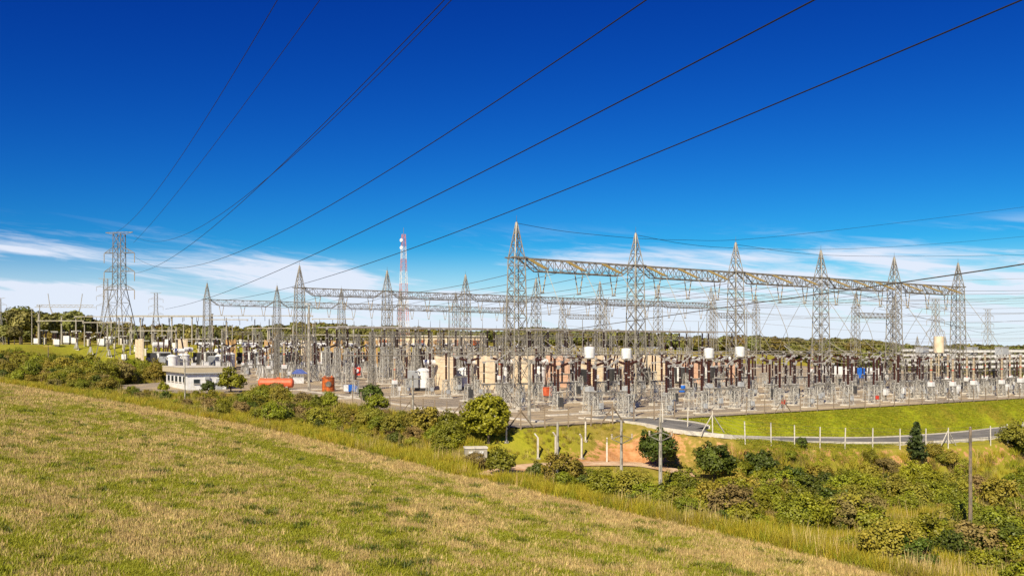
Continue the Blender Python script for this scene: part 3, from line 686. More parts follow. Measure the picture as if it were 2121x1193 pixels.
e = TRF.part('conservator', MB().lathe([(.3, 0), (.6, .1), (.62, .2), (.62, 3.3), (.6, 3.4), (.3, 3.5)], (-1.75, 1.9, 5.5), (1, 0, 0), 14), 'white_paint'); TRF.part('conservator_frame', MB().strut((-1.2, 1.9, 3.8), (-1.2, 1.9, 5.1), .14).strut((1.2, 1.9, 3.8), (1.2, 1.9, 5.1), .14), 'steel', None, e)
for x in (-.9, 0, .9): bushing(TRF, x, -1.2, 3.8, x*.5, -.7, 3.2, .22)
for x in (-.8, .8): bushing(TRF, x, .4, 3.8, x*.2, .2, 1.6, .14)
firew = [(6.6, 'cream_wall'), (15.1, 'cream_wall'), (23.6, 'cream_wall'), (32.1, 'cream_wall'), (40.6, 'pink_wall'), (49.1, 'cream_wall'), (57.6, 'cream_wall'), (66.1, 'cream_wall'), (77, 'pink_wall'), (88, 'pink_wall')]
for i, (u, m) in enumerate(firew):
    if i: firewall(u, 46, 7.0, 6.2 if i < 8 else 4.4, m, f'{"pinkish" if m == "pink_wall" else "cream"} firewall, {ORD[i-1]} from left in near transformer row', 'firewalls of the near transformer row')
for i in range(4): REA.place((*uv(10.9+8.5*i, 46.5), float(yard_z(46))), TH, f'white cylindrical reactor tank, {ORD[i]} from left between cream firewalls', 'reactor', 'white reactors between firewalls')
for i in range(6): TRF.place((*uv(45+8.5*i+(i > 2)*3, 47), float(yard_z(47))), TH, f'white transformer with dark radiators, {ORD[i]} from left in near transformer row', 'transformer', 'transformers in the near row', .95)
tw = [(-12, 'cream_wall'), (0, 'cream_wall'), (14, 'tan_wall'), (26, 'tan_wall'), (38, 'cream_wall'), (48, 'tan_wall'), (60, 'tan_wall'), (72, 'cream_wall'), (84, 'tan_wall'), (96, 'cream_wall')]
for i, (u, m) in enumerate(tw): firewall(u, 176, 9, 8.3, m, f'{"tan" if m == "tan_wall" else "cream"} firewall, {ORD[i]} from left in the back transformer row', 'firewalls of the back transformer row')
for i, (a, b) in enumerate(zip(tw[:-1], tw[1:])):
    TRF.place((*uv((a[0]+b[0])/2, 175), float(yard_z(175))), TH, f'large dark-radiator transformer, {ORD[i]} from left in back transformer row', 'transformer', 'transformers in the back row', 1.25)
for i, (u, v, sc) in enumerate(((-9, 150, 1.1), (-4, 158, 1.15), (4, 152, 1.1), (9, 160, 1.2), (16, 153, 1.05), (22, 160, 1.1))):
    REA.place((*uv(u, v), float(yard_z(v))), TH+.3*i, f'white round tank unit, {ORD[i]} from left behind the small white building', 'reactor', 'white tank units at back left', sc)
for i in range(8):
    u = -9+i*4.6; v = 128+(i % 3)*6; CAB.place((*uv(u, v), float(yard_z(v))), TH, f'white cabinet on a post, {ORD[i]} from left behind the orange tank', 'cabinet', 'white cabinets at back left', 1.5)
# line trap drum at the right, capacitor racks, boxes on poles
LT = Proto('line_trap'); LT.part('lattice_stand', stand(3.2, .8, .6, .06, .1), 'galvanised', 'stuff'); LT.part('footing', pad(2.4, 2.0), 'pale_concrete')
for x, y in ((-.5, -.3), (.5, -.3), (0, .5)):
    a, f = column(3.3, 7.3, .19, 1, x, y); e = LT.part('insulator', a, 'polymer'); LT.part('flange', f, 'aluminium', 'stuff', e)
LT.part('coil_drum', MB().lathe([(.6, 7.4), (.8, 7.42), (.82, 7.5), (.82, 10.1), (.8, 10.18), (.3, 10.22)], n=20), 'cream_wall'); LT.part('spider', MB().strut((-.9, 0, 7.38), (.9, 0, 7.38), .12).strut((0, -.9, 7.38), (0, .9, 7.38), .12), 'aluminium')
LT.place((*uv(80, -10), 0), TH, 'big cream drum-shaped line trap raised on pale insulators at right', 'line trap')
CAPB = Proto('capacitor_bank')
lg = MB(); lattice([lg], lg, [(.1, 2.0), (3.0, 2.0)], .18, .12, .7); CAPB.part('platform', lg.box((0, 0, 3.1), (7.6, 4.4, .22)), 'steel_dark', 'stuff')
for x in (-3.5, 3.5):
    for y in (-2, 2): CAPB.part('leg', MB().strut((x, y, .05), (x, y, 3.0), .22), 'steel_dark')
for t in range(4):
    fr = MB(); z = 3.6+t*1.15
    for y in (-1.3, 1.3): fr.strut((-3.6, y, z), (3.6, y, z), .14); fr.strut((-3.6, y, z+.85), (3.6, y, z+.85), .1)
    for x in (-3.6, 0, 3.6):
        for y in (-1.3, 1.3): fr.strut((x, y, z-.4), (x, y, z+.9), .12)
    e = CAPB.part('rack', fr, 'steel'); cn = MB()
    for i in range(12):
        for y in (-1.3, 1.3): cn.box((-3.3+i*.6, y, z+.42), (.36, .75, .5))
    CAPB.part('capacitor_cans', cn, 'white_paint', 'stuff', e)
for i, (u, v) in enumerate(((127, 12), (138, 12), (149, 14), (132, 27), (144, 28))):
    CAPB.place((*uv(u, v), float(yard_z(v))), TH, f'{ORD[i]} rack of white capacitor cans on dark platform at far right', 'capacitor bank', 'capacitor banks at far right')
BOXP = Proto('equipment_box'); BOXP.part('case', MB().box((0, 0, 8.6), (2.6, 2.0, 1.8)), 'grey_paint'); BOXP.part('lid', MB().box((0, 0, 9.56), (2.8, 2.2, .12)), 'aluminium'); BOXP.part('lattice_stand', stand(7.7, .9, .8, .08, .12), 'galvanised', 'stuff')
for i, (px, Y) in enumerate(((1910, 205), (2012, 200), (2075, 195))):
    x, y, z = px_at(px, Y); BOXP.place((x, y, max(z, 0)), TH, f'grey box on a tall lattice stand, {ORD[i]} from left at the far right', 'box', 'grey boxes on tall stands', .88)

# ------------------------------------------------------------------ the small white building, tanks and stores
def building(corner_px, Y, L, Wd, h, label):
    x, y, z = px_at(corner_px, Y); z = .7
    r = empty('control_building', (x, y, z), TH); tag(r, label, 'building')
    obj('wall', MB().box((L/2, Wd/2, (h-.9)/2-.5), (L, Wd, h+.1)), 'white_paint', r)
    rf = obj('roof_band', MB().box((L/2-.1, Wd/2, h-.42), (L+1.0, Wd+.8, .95)), 'beige_band', r); obj('roof_slab', MB().box((L/2-.1, Wd/2, h+.1), (L+1.1, Wd+.9, .1)), 'pale_concrete', rf)
    pl = obj('plinth', MB().box((L/2, Wd/2, -.1), (L+.1, Wd+.1, .4)), 'concrete', r)
    def window(x0, y0, w, hh, zz, side):
        if side == 'u': f = MB().box((x0, -.02, zz), (w+.12, .1, hh+.12)); p = MB().box((x0, -.06, zz), (w, .06, hh)); s = MB().box((x0, -.1, zz-hh/2-.08), (w+.2, .2, .06))
        else: f = MB().box((-.02, y0, zz), (.1, w+.12, hh+.12)); p = MB().box((-.06, y0, zz), (.06, w, hh)); s = MB().box((-.1, y0, zz-hh/2-.08), (.2, w+.2, .06))
        o = obj('window', f, 'grey_paint', r); obj('pane', p, 'glass', o); obj('sill', s, 'pale_concrete', o)
    for i in range(5): window(0, 2.0+i*2.9, 1.6, 1.0, 1.9, 'v')
    window(1.6, 0, 1.0, .7, 1.6, 'u')
    obj('gutter', MB().cyl((-.55, -.42, h-.95), (L+.4, -.42, h-.95), .07, n=8), 'grey_paint', r); obj('downpipe', MB().cyl((L-.15, -.08, 0), (L-.15, -.08, h-.9), .05, n=8), 'grey_paint', r); obj('air_conditioner', MB().box((3.4, -.2, 2.2), (.8, .35, .55)), 'grey_paint', r)
    d = obj('door', MB().box((L-1.4, -.04, .95), (1.0, .1, 2.1)), 'grey_paint', r); obj('handle', MB().box((L-1.05, -.11, .95), (.05, .06, .18)), 'dark_paint', d)
building(388, 160, 6.9, 16, 4.0, 'small white control building with beige roof band at left of the yard')
r = empty('storage_tank', (*px_at(572, 165)[:2], .9), R(4)); tag(r, 'long orange horizontal storage tank lying beside the scrub', 'tank')
obj('shell', MB().lathe([(.1, 0), (.55, .06), (.82, .25), (.88, .45), (.88, 5.95), (.82, 6.15), (.55, 6.34), (.1, 6.4)], (-3.2, 0, .95), (1, 0, 0), 20), 'orange_paint', r)
for x in (-2, 2): obj('saddle', MB().box((x, 0, .15), (.4, 1.5, .4)), 'concrete', r)
obj('manhole', MB().cyl((.4, 0, 1.75), (.4, 0, 2.0), .3, n=12), 'orange_paint', r)
x, y, _ = px_at(680, 160); r = empty('rusty_drum', (x, y, .6)); tag(r, 'rusty orange upright drum with a grey round patch', 'drum')
obj('shell', MB().lathe([(1.1, 0), (1.12, .05), (1.1, .1), (1.1, 2.3), (1.14, 2.32), (1.14, 2.45), (1.0, 2.5)], n=20), 'rust_orange', r); obj('hatch', MB().cyl((.25, -1.02, 1.3), (.27, -1.16, 1.3), .5, n=16), 'steel_dark', r)
rb = MB()
for z in (.8, 1.6): rb.lathe([(1.11, 0), (1.15, .03), (1.11, .06)], (0, 0, z), n=20)
obj('band', rb, 'rust_orange', r, 'stuff'); obj('lifting_lug', MB().box((-.6, 0, 2.6), (.3, .1, .3)), 'rust_orange', r); obj('lifting_lug', MB().box((.6, 0, 2.6), (.3, .1, .3)), 'rust_orange', r)
x, y, _ = px_at(728, 154); r = empty('generator_set', (x, y, .4), .3); tag(r, 'small blue and white towable generator near the scrub', 'generator')
obj('canopy', MB().box((0, 0, .95), (2.1, 1.1, 1.0)).box((-.3, 0, 1.5), (1.4, 1.0, .14)), 'blue_paint', r); obj('hood', MB().box((-.95, 0, 1.05), (.7, 1.16, 1.05)), 'white_paint', r)
for s in (-1, 1): obj('wheel', MB().cyl((0, s*.5, .32), (0, s*.68, .32), .32, n=14), 'dark_paint', r)
obj('drawbar', MB().strut((1.0, 0, .45), (2.0, 0, .4), .1), 'dark_paint', r)
x, y, _ = px_at(620, 190); r = empty('tarpaulin_tent', (x, y, 1.0), .3); tag(r, 'small blue tarpaulin canopy on thin poles', 'tent')
obj('canopy', MB().add([(-1.6, -1.3, 1.9), (1.6, -1.3, 1.9), (1.6, 1.3, 1.9), (-1.6, 1.3, 1.9), (-.5, 0, 2.8), (.5, 0, 2.8), (-1.6, -1.3, 1.84), (1.6, -1.3, 1.84), (1.6, 1.3, 1.84), (-1.6, 1.3, 1.84)], [(0, 1, 5, 4), (1, 2, 5), (2, 3, 4, 5), (3, 0, 4), (9, 8, 7, 6), (0, 6, 7, 1), (1, 7, 8, 2), (2, 8, 9, 3), (3, 9, 6, 0)]), 'blue_tarp', r)
for sx in (-1, 1):
    for sy in (-1, 1): obj('pole', MB().cyl((sx*1.5, sy*1.2, 0), (sx*1.5, sy*1.2, 1.86), .04, n=6), 'steel', r)
x, y, _ = px_at(618, 186); r = empty('packing_crate', (x, y, 1.0), .5); tag(r, 'grey white packing crate under the blue canopy', 'crate'); obj('case', MB().box((0, 0, .6), (1.9, 1.3, 1.2)), 'white_paint', r); obj('lid', MB().box((0, 0, 1.24), (2.0, 1.4, .08)), 'grey_paint', r)
x, y, _ = px_at(590, 200); r = empty('wooden_crate', (x, y, 1.2), .2); tag(r, 'open yellow wooden crate behind the orange tank', 'crate')
for z in (.2, .6, 1.0, 1.4):
    for s in (-1, 1): obj('plank', MB().box((0, s*.9, z), (2.4, .06, .26)), 'wood', r)
for sx in (-1, 0, 1):
    for s in (-1, 1): obj('upright', MB().box((sx*1.12, s*.84, .8), (.12, .08, 1.6)), 'wood', r)
r = empty('oil_box', (*px_at(1134, 147)[:2], .45), TH); tag(r, 'bright orange-red box standing below the pinkish firewall', 'box'); obj('case', MB().box((0, 0, .7), (1.15, 1.0, 1.3)), 'orange_paint', r); obj('lid', MB().box((0, 0, 1.38), (1.25, 1.1, .08)), 'orange_paint', r); obj('skid', MB().box((0, 0, .05), (1.1, .9, .2)), 'dark_paint', r)
r = empty('blue_drum', (*px_at(1413, 157)[:2], .55)); tag(r, 'blue plastic drum in the yard beside an orange board', 'drum'); obj('shell', MB().lathe([(.5, .0), (.58, .1), (.58, .5), (.61, .55), (.58, .6), (.58, 1.1), (.5, 1.2)], n=16), 'blue_paint', r); obj('lid', MB().cyl((0, 0, 1.2), (0, 0, 1.26), .45, n=14), 'white_paint', r)
r = empty('warning_sign', (*px_at(739, 200)[:2], 1.2), .2); tag(r, 'red and white warning board on two posts amid breakers', 'sign'); b_ = obj('board', MB().box((0, 0, 1.9), (1.6, .06, 1.8)), 'red_paint', r); obj('stripe', MB().box((.2, -.045, 1.9), (.4, .03, .9)), 'white_paint', b_)
for s in (-.6, .6): obj('post', MB().strut((s, .06, 0), (s, .06, 1.6), .08), 'steel', r)
for i, (px, Y, c) in enumerate(((1715, 244, 'white_paint'), (1750, 240, 'white_paint'), (1795, 232, 'blue_paint'), (1817, 230, 'white_paint'))):
    x, y, z = px_at(px, Y); r = empty('shipping_container', (x, y, max(0, float(yard_z(to_uv(x, y)[1])))), TH); tag(r, f'{"blue" if c == "blue_paint" else "white"} container at the back right of the yard, {ORD[i]} from left of four', 'container', 'containers at the back right')
    b_ = MB().box((0, 0, 1.4), (5.4, 2.4, 2.6))
    for k in range(18): b_.box((-2.55+k*.3, -1.22, 1.4), (.14, .06, 2.4))
    obj('body', b_, c, r); obj('door', MB().box((-2.73, 0, 1.4), (.06, 2.2, 2.4)), c, r); obj('roof_rail', MB().box((0, -1.2, 2.74), (5.5, .12, .1)), 'white_paint', r)
# a long store with orange doors beyond the far gantry
x, y, z = px_at(890, 392); r = empty('store_building', (x, y, z), .1); tag(r, 'long low cream building with orange doors behind the yard', 'building')
obj('wall', MB().box((0, 4, 1.9), (48, 8, 3.8)), 'cream_wall', r); obj('roof', MB().box((0, 4, 4.0), (49, 9.4, .5)), 'pale_concrete', r)
for i in range(6): d = obj('door', MB().box((-20+i*8, -.06, 1.2), (3.0, .14, 2.2)), 'rust_orange', r)
# two concrete culvert boxes by the field edge
for i, px in enumerate((974, 996)):
    x, y, z = at(px, 953); r = empty('concrete_box', (x, y, z), .15, 1.35); tag(r, f'{("left", "right")[i]} of two weathered concrete boxes at the field edge', 'concrete box', 'concrete boxes at field edge'); obj('box', MB().box((0, 0, .4), (.82, .85, .9)), 'concrete', r); obj('lid', MB().box((0, 0, .89), (.92, .95, .1)), 'pale_concrete', r); obj('plate', MB().box((0, -.44, .55), (.3, .04, .2)), 'white_paint', r)

# ------------------------------------------------------------------ transmission towers, mast, poles
def pylon(h, base, arms, m='steel', leg=.24, br=.11):
    p = Proto('transmission_tower'); legs = [MB() for _ in range(4)]; b = MB(); w = h*.60
    lattice(legs, b, [(0, base), (h*.10, base*.86), (w, 1.35), (h*.99, 1.2)], leg, br, 1.15)
    for l in legs: p.part('leg', l, m)
    p.part('bracing', b, m, 'stuff')
    for z, ln in arms:
        for s in (-1, 1):
            a = MB()
            for y in (-1.1, 1.1): a.strut((s*1.2, y, z), (s*(1.2+ln), 0, z-.1), .15); a.strut((s*1.2, y, z+1.7), (s*(1.2+ln), 0, z-.1), .11)
            a.strut((s*(1.2+ln*.5), -.6, z), (s*(1.2+ln*.5), .6, z), .1); a.strut((s*(1.2+ln*.5), 0, z), (s*(1.2+ln*.5), 0, z+.85), .1)
            e = p.part('crossarm', a, m)
            if leg > .2: p.part('insulator', MB().ribs((s*(1.2+ln), 0, z-.2), (s*(1.2+ln), 0, z-2.9), .14, .2, 6), 'polymer', None, e)
    p.part('top_bar', MB().strut((-4.4, 0, h), (4.4, 0, h), .2).strut((-1.2, 0, h-.8), (-4.4, 0, h), .12).strut((1.2, 0, h-.8), (4.4, 0, h), .12), m); return p
PYL = pylon(40, 5.2, [(34.0, 3.7), (28.6, 3.7), (23.2, 3.7)], 'steel', .205, .08)
x, y, z = px_at(247, 266); PYT = Vector((x, y, z-.2)); PYL.place(PYT, R(-10), 'tall grey transmission tower with three pairs of arms standing in the scrub at left', 'pylon', 'transmission towers')
PYF = pylon(38, 4.2, [(32.5, 4.4), (26.5, 4.4), (20.5, 4.4)], 'steel_far', .22, .12)
for px, Y, lab, sc in ((219, 470, 'smaller grey transmission tower just behind the tall left tower', .80), (323, 540, 'distant transmission tower right of the tall left tower', .72), (-2, 330, 'transmission tower cut off by the left picture edge', .45), (2046, 520, 'distant transmission tower above the far right capacitor racks', .75), (1938, 430, 'distant narrow tower behind the cream line trap drum', .9)):
    x, y, z = px_at(px, Y); PYF.place((x, y, z), R(15), lab, 'pylon', 'transmission towers', sc)
CAT = Proto('portal_tower'); lg = [MB(), MB()]
for i, s in enumerate((-1, 1)): lg[i].strut((s*1.2, 0, 0), (s*7.5, 0, 17), .4).strut((s*3.0, 0, 0), (s*7.5, 0, 17), .3).strut((s*7.5, 0, 17), (s*8.5, 0, 24), .3); CAT.part('leg', lg[i], 'steel_far')
bm = MB(); bm.strut((-15, 0, 17), (15, 0, 17), .3).strut((-14, 0, 18.2), (14, 0, 18.2), .25)
for i in range(20): bm.strut((-14+i*1.4, 0, 17 if i % 2 else 18.2), (-12.6+i*1.4, 0, 18.2 if i % 2 else 17), .15)
CAT.part('crossbeam', bm, 'steel_far')
x, y, z = px_at(135, 420); CAT.place((x, y, z), .1, 'distant flat-topped portal tower with two horns at far left', 'pylon', 'transmission towers', .9)
MAST = Proto('radio_mast'); hM = 49; nb = 9; x, y, z = px_at(836, 400)
prof = lambda t: 2.2-1.5*t
for i in range(nb):
    t0, t1 = i/nb, (i+1)/nb; a = MB(); lattice([a], a, [(hM*t0, prof(t0)), (hM*t1, prof(t1))], .13, .06, .9); MAST.part('mast_section', a, 'red_tower' if i % 2 == 0 else 'white_tower', 'stuff')
for zz in (43.0, 46.3): MAST.part('dish', MB().lathe([(.3, 0), (.75, .1), (.8, .35), (.7, .4)], (-1.0, -.4, zz), (-.8, -.6, 0), 14), 'white_paint')
MAST.part('lightning_rod', MB().cyl((0, 0, hM), (0, 0, hM+3), .08, n=6), 'steel'); MAST.place((x, y, z), .4, 'red and white banded lattice radio mast far behind the yard', 'radio mast')
def pole(px, py, ytop, Y, label, arm=None, r=.15, m='concrete', group='concrete poles'):
    x, y, z = px_at(px, Y); top = CZ+(HY-ytop)/F*Y; h = top-z
    o = empty('utility_pole', (x, y, z), random.uniform(-.2, .2)); tag(o, label, 'pole', group)
    obj('shaft', MB().lathe([(r, -.3), (r*.62, h)], n=10), m, o)
    st = MB()
    for k in range(int(h/1.1)): st.box((0, -r*.9+.05*k/10, .8+k*1.1), (.06, .05, .5))
    obj('slots', st, 'steel_dark', o, 'stuff')
    if arm == 'cross':
        c = obj('crossarm', MB().box((0, -.16, h-.35), (2.0, .1, .12)), 'wood' if m == 'post_wood' else 'steel', o)
        for xx in (-.85, 0, .85): obj('pin_insulator', MB().ribs((xx, -.16, h-.28), (xx, -.16, h+.05), .08, .1, 6), 'porcelain', c)
    if arm == 'lamp': obj('floodlight', MB().box((.25, -.2, h), (.5, .3, .35)).box((-.35, -.2, h), (.5, .3, .35)), 'grey_paint', o)
    if arm == 'side':
        for s in (-1, 1): obj('bracket', MB().strut((0, -.15, h-1.9), (s*.85, -.15, h-1.5), .06).strut((0, -.15, h-1.2), (s*.85, -.15, h-1.5), .05), 'steel', o); obj('pin_insulator', MB().ribs((s*.85, -.15, h-1.5), (s*.85, -.15, h-1.1), .1, .12, 6), 'polymer', o)
    return o
for a in ((1096, 905, 744, 98, 'slim concrete pole right of the round tree at yard corner', None, .2), (855, 900, 778, 103, 'grey pole with a short crossarm in front of the reactors', 'cross'), (640, 805, 630, 158, 'tall concrete lamp pole beside the blue canopy', 'lamp', .25),
          (383, 822, 744, 142, 'thin twin pole in front of the white building', 'cross', .11), (1155, 968, 874, 76, 'short pale pole behind the field edge bushes', None), (1287, 992, 870, 74, 'concrete pole standing left of the pole with brackets', 'side'),
          (1368, 1018, 862, 70, 'concrete pole with insulator brackets beside dark green tree', 'side', .17), (2010, 1090, 885, 64, 'weathered wooden pole at the right edge of the scrub', None, .15, 'post_wood'), (100, 783, 714, 205, 'thin dark pole in left scrub', 'cross', .12, 'post_wood'), (60, 776, 735, 200, 'short leaning pole at far left scrub', None, .12),
          (66, 713, 640, 330, 'left of two slim poles by the far left woods', 'lamp', .2), (82, 713, 632, 330, 'right of two slim poles by the far left woods', 'cross', .2)):
    pole(*a[:5], *(a[5:]))

# ------------------------------------------------------------------ back-left substation on the terrace
CONC = Proto('concrete_column'); CONC.part('shaft', MB().lathe([(.34, -.5), (.24, 10.5)], n=8), 'concrete'); CONC.part('cap', MB().box((0, 0, 10.6), (.7, .7, .2)), 'concrete')
CBM = Proto('concrete_beam'); CBM.part('beam', MB().box((0, 0, 0), (16, .34, .30)), 'concrete')
for x_ in (-5, 0, 5): CBM.part('insulator', MB().ribs((x_, 0, -.25), (x_, 0, -2.0), .12, .2, 6), 'porcelain_dark')
CBM.part('bracket', MB().box((-7.7, 0, -.35), (.4, .5, .25)).box((7.7, 0, -.35), (.4, .5, .25)), 'concrete')
i = 0
for r_, Y in enumerate((306, 326, 348)):
    for k in range(15):
        x = -160+r_*3+k*7.75; z = gz(x, Y)
        CONC.place((x, Y, z), random.uniform(0, 1), f'{ORD[k]} pale concrete column in the {("front", "middle", "back")[r_]} line of upper left yard', 'column', 'concrete columns of the upper left yard', random.choice((.72, .9, 1.0, 1.12)))
        if k % 2 == 0 and k < 13: CBM.place((x+7.75, Y-.9, z+(8.0, 10.1, 11.2)[r_]), 0, f'{ORD[k]} concrete beam in the {("front", "middle", "back")[r_]} line of upper left yard', 'beam', 'concrete beams of the upper left yard')
SML = Proto('post_insulator'); SML.part('pedestal', MB().box((0, 0, .9), (.5, .5, 1.9)), 'pale_concrete'); SML.part('insulator', MB().ribs((-.4, 0, 1.9), (-.4, 0, 4.0), .2, .25, 6).ribs((.4, 0, 1.9), (.4, 0, 4.0), .2, .25, 6), 'porcelain_dark'); SML.part('arm', MB().strut((-1.1, 0, 4.15), (1.1, 0, 4.15), .16).box((0, 0, 1.9), (1.4, .4, .14)), 'aluminium')
SMT = Proto('breaker_unit'); SMT.part('tank', MB().box((0, 0, 1.5), (1.7, 1.2, 1.9)), 'white_paint'); SMT.part('legs_frame', MB().box((0, 0, .3), (1.5, 1.0, .6)), 'steel_dark')
for x_ in (-.6, .6): SMT.part('bushing', MB().ribs((x_, 0, 2.4), (x_*1.5, 0, 4.2), .17, .25, 6), 'porcelain')
n_ = [0, 0]
for r_, Y in enumerate((308, 318)):
    for k in range(28):
        x = -163+k*3.9+r_*1.7+random.uniform(-.5, .5); q = (k+r_) % 3 == 0; p = SMT if q else SML; i = n_[q]; n_[q] += 1
        p.place((x, Y+random.uniform(-2, 2), gz(x, Y)-.05), 0, (f'small white breaker with brown bushings, {ORD[i]} on the upper left yard' if q else f'pair of dark insulators on a pale pedestal, {ORD[i] if i < 36 else "last"} on upper left yard'), 'breaker' if q else 'insulator', 'white breakers of the upper left yard' if q else 'insulator pairs of the upper left yard', random.uniform(.9, 1.25))

for r_, Y in enumerate((300, 333, 343)):
    for k in range(20):
        x = -150+k*5.4+r_*1.9; q = (AFR, POST, BUS)[r_] if k % 4 else SMT
        q.place((x, Y+random.uniform(-2, 2), gz(x, Y)-.05), random.uniform(-.3, .3), f'{ORD[k]} grey apparatus stand in {("front", "third", "rearmost")[r_]} line of upper left yard', 'apparatus', 'apparatus stands of the upper left yard', random.uniform(.75, .95))
# ------------------------------------------------------------------ fences
def fence(name, pts, spacing, h, m, label, bent=False, r=.07, wires=4, brace=None):
    C = []; P = [np.array(p, float) for p in pts]; carry = 0.
    for a, b in zip(P[:-1], P[1:]):
        L = np.linalg.norm(b-a); d = carry
        while d < L: C.append(a+(b-a)*d/L); d += spacing
        carry = d-L
    base = C[0]; ro = empty(name, (base[0], base[1], gz(base[0], base[1]))); tag(ro, label, 'fence'); O = Vector(ro.location)
    mb = MB()
    if bent: mb.strut((0, 0, -.3), (0, 0, h), r*2).strut((0, 0, h-.03), (-.35, -.15, h+.4), r*1.8)
    else: mb.strut((0, 0, -.3), (0, 0, h), r*2)
    me = mb.mesh('post'); me.materials.append(MATS[m]); W_ = MB(); prev = None
    for i, c in enumerate(C):
        z = gz(c[0], c[1]); o = obj('post', me, None, ro); o.location = Vector((c[0], c[1], z))-O; o.rotation_euler = (random.gauss(0, .02), random.gauss(0, .02), 0)
        if brace and i % brace == 2:
            for s in (-1, 1): obj('brace', MB().strut(Vector((c[0]+s*UX*1.7, c[1]+s*UY*1.7, z))-O, Vector((c[0], c[1], z+h*.85))-O, r*1.5), m, ro)
        if prev is not None:
            for k in range(wires):
                zz = .15+(h-.2)*k/(wires-1); W_.strut(Vector((*prev[:2], prev[2]+zz))-O, Vector((*c[:2], z+zz))-O, .018)
        prev = (c[0], c[1], z)
    obj('wire_mesh', W_, 'steel_dark', ro, 'stuff')
fence('yard_fence', [uv(-14.4, 20), uv(-14.4, -21.4), uv(10, -22)], 3.0, 2.2, 'post_wood', 'brown posted wire fence round the near corner of the yard', wires=9, brace=4)
fence('embankment_fence', [uv(20, -21.2), uv(134, -21.2)], 3.4, 2.1, 'post_wood', 'thin brown wire fence along the top of the green embankment', r=.05, wires=6, brace=11)
fence('road_fence', [(p[0]+.45*3.9+0., p[1]-.9*3.9) for p in ROAD[1:]], 4.0, 2.3, 'pale_concrete', 'pale concrete post fence along the outside of the curved road', r=.05, wires=7, brace=9)
for i, (px, py, Y) in enumerate(((1049, 918, 84), (1114, 950, 78), (1151, 948, 79), (1205, 952, 78.5), (1213, 915, 86), (1257, 960, 77))):
    x, y, z = at(px, py); o = empty('bent_post', (x, y, z), .3*i); tag(o, f'white concrete fence post with bent top, {ORD[i]} from left along the dirt track', 'post', 'bent concrete posts by the track'); obj('post', MB().strut((0, 0, -.3), (0, 0, 2.1), .15).strut((0, 0, 2.07), (-.35, 0, 2.5), .13), 'pale_concrete', o); obj('footing', MB().box((0, 0, 0), (.4, .4, .2)), 'concrete', o)

# ------------------------------------------------------------------ overhead lines
def ray(px, py): return np.array([(px-CX)/F, 1.0, (HY-py)/F])
def overhead(A, mid, end, r, label, hdir=(94, -183), t1=1.35, m='wire', cat='power line', group='overhead lines'):
    """a line from A whose run lies in one upright plane; two sight lines give its height on the way and where it leaves the view"""
    A = np.array(A, float); h = np.array(hdir, float); h /= np.linalg.norm(h); out = []
    for px, py in (mid, end):
        d = ray(px, py)           # A + s*h = t*d (x, y)
        M_ = np.array([[h[0], -d[0]], [h[1], -d[1]]]); s, t = np.linalg.solve(M_, -A[:2]); out.append((s, CZ+t*d[2]))
    (s1, z1), (s2, z2) = out
    # z = z0 + a s + b s^2
    M_ = np.array([[s1, s1*s1], [s2, s2*s2]]); a, b = np.linalg.solve(M_, [z1-A[2], z2-A[2]])
    P = []
    for i in range(41):
        s = s2*t1*i/40; P.append((A[0]+h[0]*s, A[1]+h[1]*s, A[2]+a*s+b*s*s))
    wire_pts(P, r, 'overhead_line', label, cat, group, m, 6)
T = PYT
overhead((T.x-1, T.y, T.z+40), (430, 240), (575, 0), .036, 'thin leftmost overhead wire climbing from the tall left tower')
overhead((T.x+4.2, T.y, T.z+37), (470, 265), (663, 0), .036, 'overhead line second from left, rising from the tall left tower')
overhead((T.x+4.4, T.y, T.z+28), (640, 287), (921, 0), .034, 'left one of two nearly touching overhead lines')
overhead((T.x+4.4, T.y, T.z+39), (480, 428), (936, 0), .03, 'right one of two nearly touching lines, sagging low near the tower')
overhead((T.x+4.4, T.y, T.z+33), (600, 472), (1340, 0), .03, 'overhead line in mid sky sagging to the tall left tower')
x, y, z = px_at(343, 306); overhead((x, y, CZ+(HY-640)/F*306), (1060, 326), (1688, 0), .045, 'thick overhead line leaving the top right of centre')
overhead((*uv(9, 166.5), 22.0), (1060, 437), (2118, 0), .045, 'thick overhead line leaving near the top right corner')
# low thick line crossing the right half
def free_line(pts, r, label, group='overhead lines', m='wire'):
    P = [Vector(np.array([0, 0, CZ])+ray(px, py)*Y) for px, py, Y in pts]; out = []
    for k in range(len(P)-1):
        p0, p1, p2, p3 = [P[min(max(i, 0), len(P)-1)] for i in (k-1, k, k+1, k+2)]
        for i in range(10):
            t = i/10; out.append(.5*((2*p1)+(p2-p0)*t+(2*p0-5*p1+4*p2-p3)*t*t+(3*p1-p0-3*p2+p3)*t**3))
    out.append(P[-1]); wire_pts(out, r, 'overhead_line', label, 'power line', group, m, 6)
free_line([(1000, 708, 160), (1200, 680, 122), (1500, 637, 88), (1880, 583, 65), (2121, 547, 55), (2400, 500, 47)], .045, 'thick low cable crossing the right half in front of the towers', m='steel_dark')
free_line([(1072, 463, 118.7), (1200, 483, 128), (1400, 497, 143), (1620, 489, 160), (2121, 429, 200), (2300, 400, 214)], .03, 'thin high wire from the first near tower sagging to the right edge')
free_line([(1317, 487, 130), (1500, 513, 150), (1800, 514, 185), (2121, 490, 230), (2300, 470, 255)], .03, 'thin wire from the second near tower to the right edge')
free_line([(1525, 507, 141), (1750, 530, 170), (2121, 528, 225), (2300, 520, 255)], .03, 'thin wire from the third near tower to the right edge')
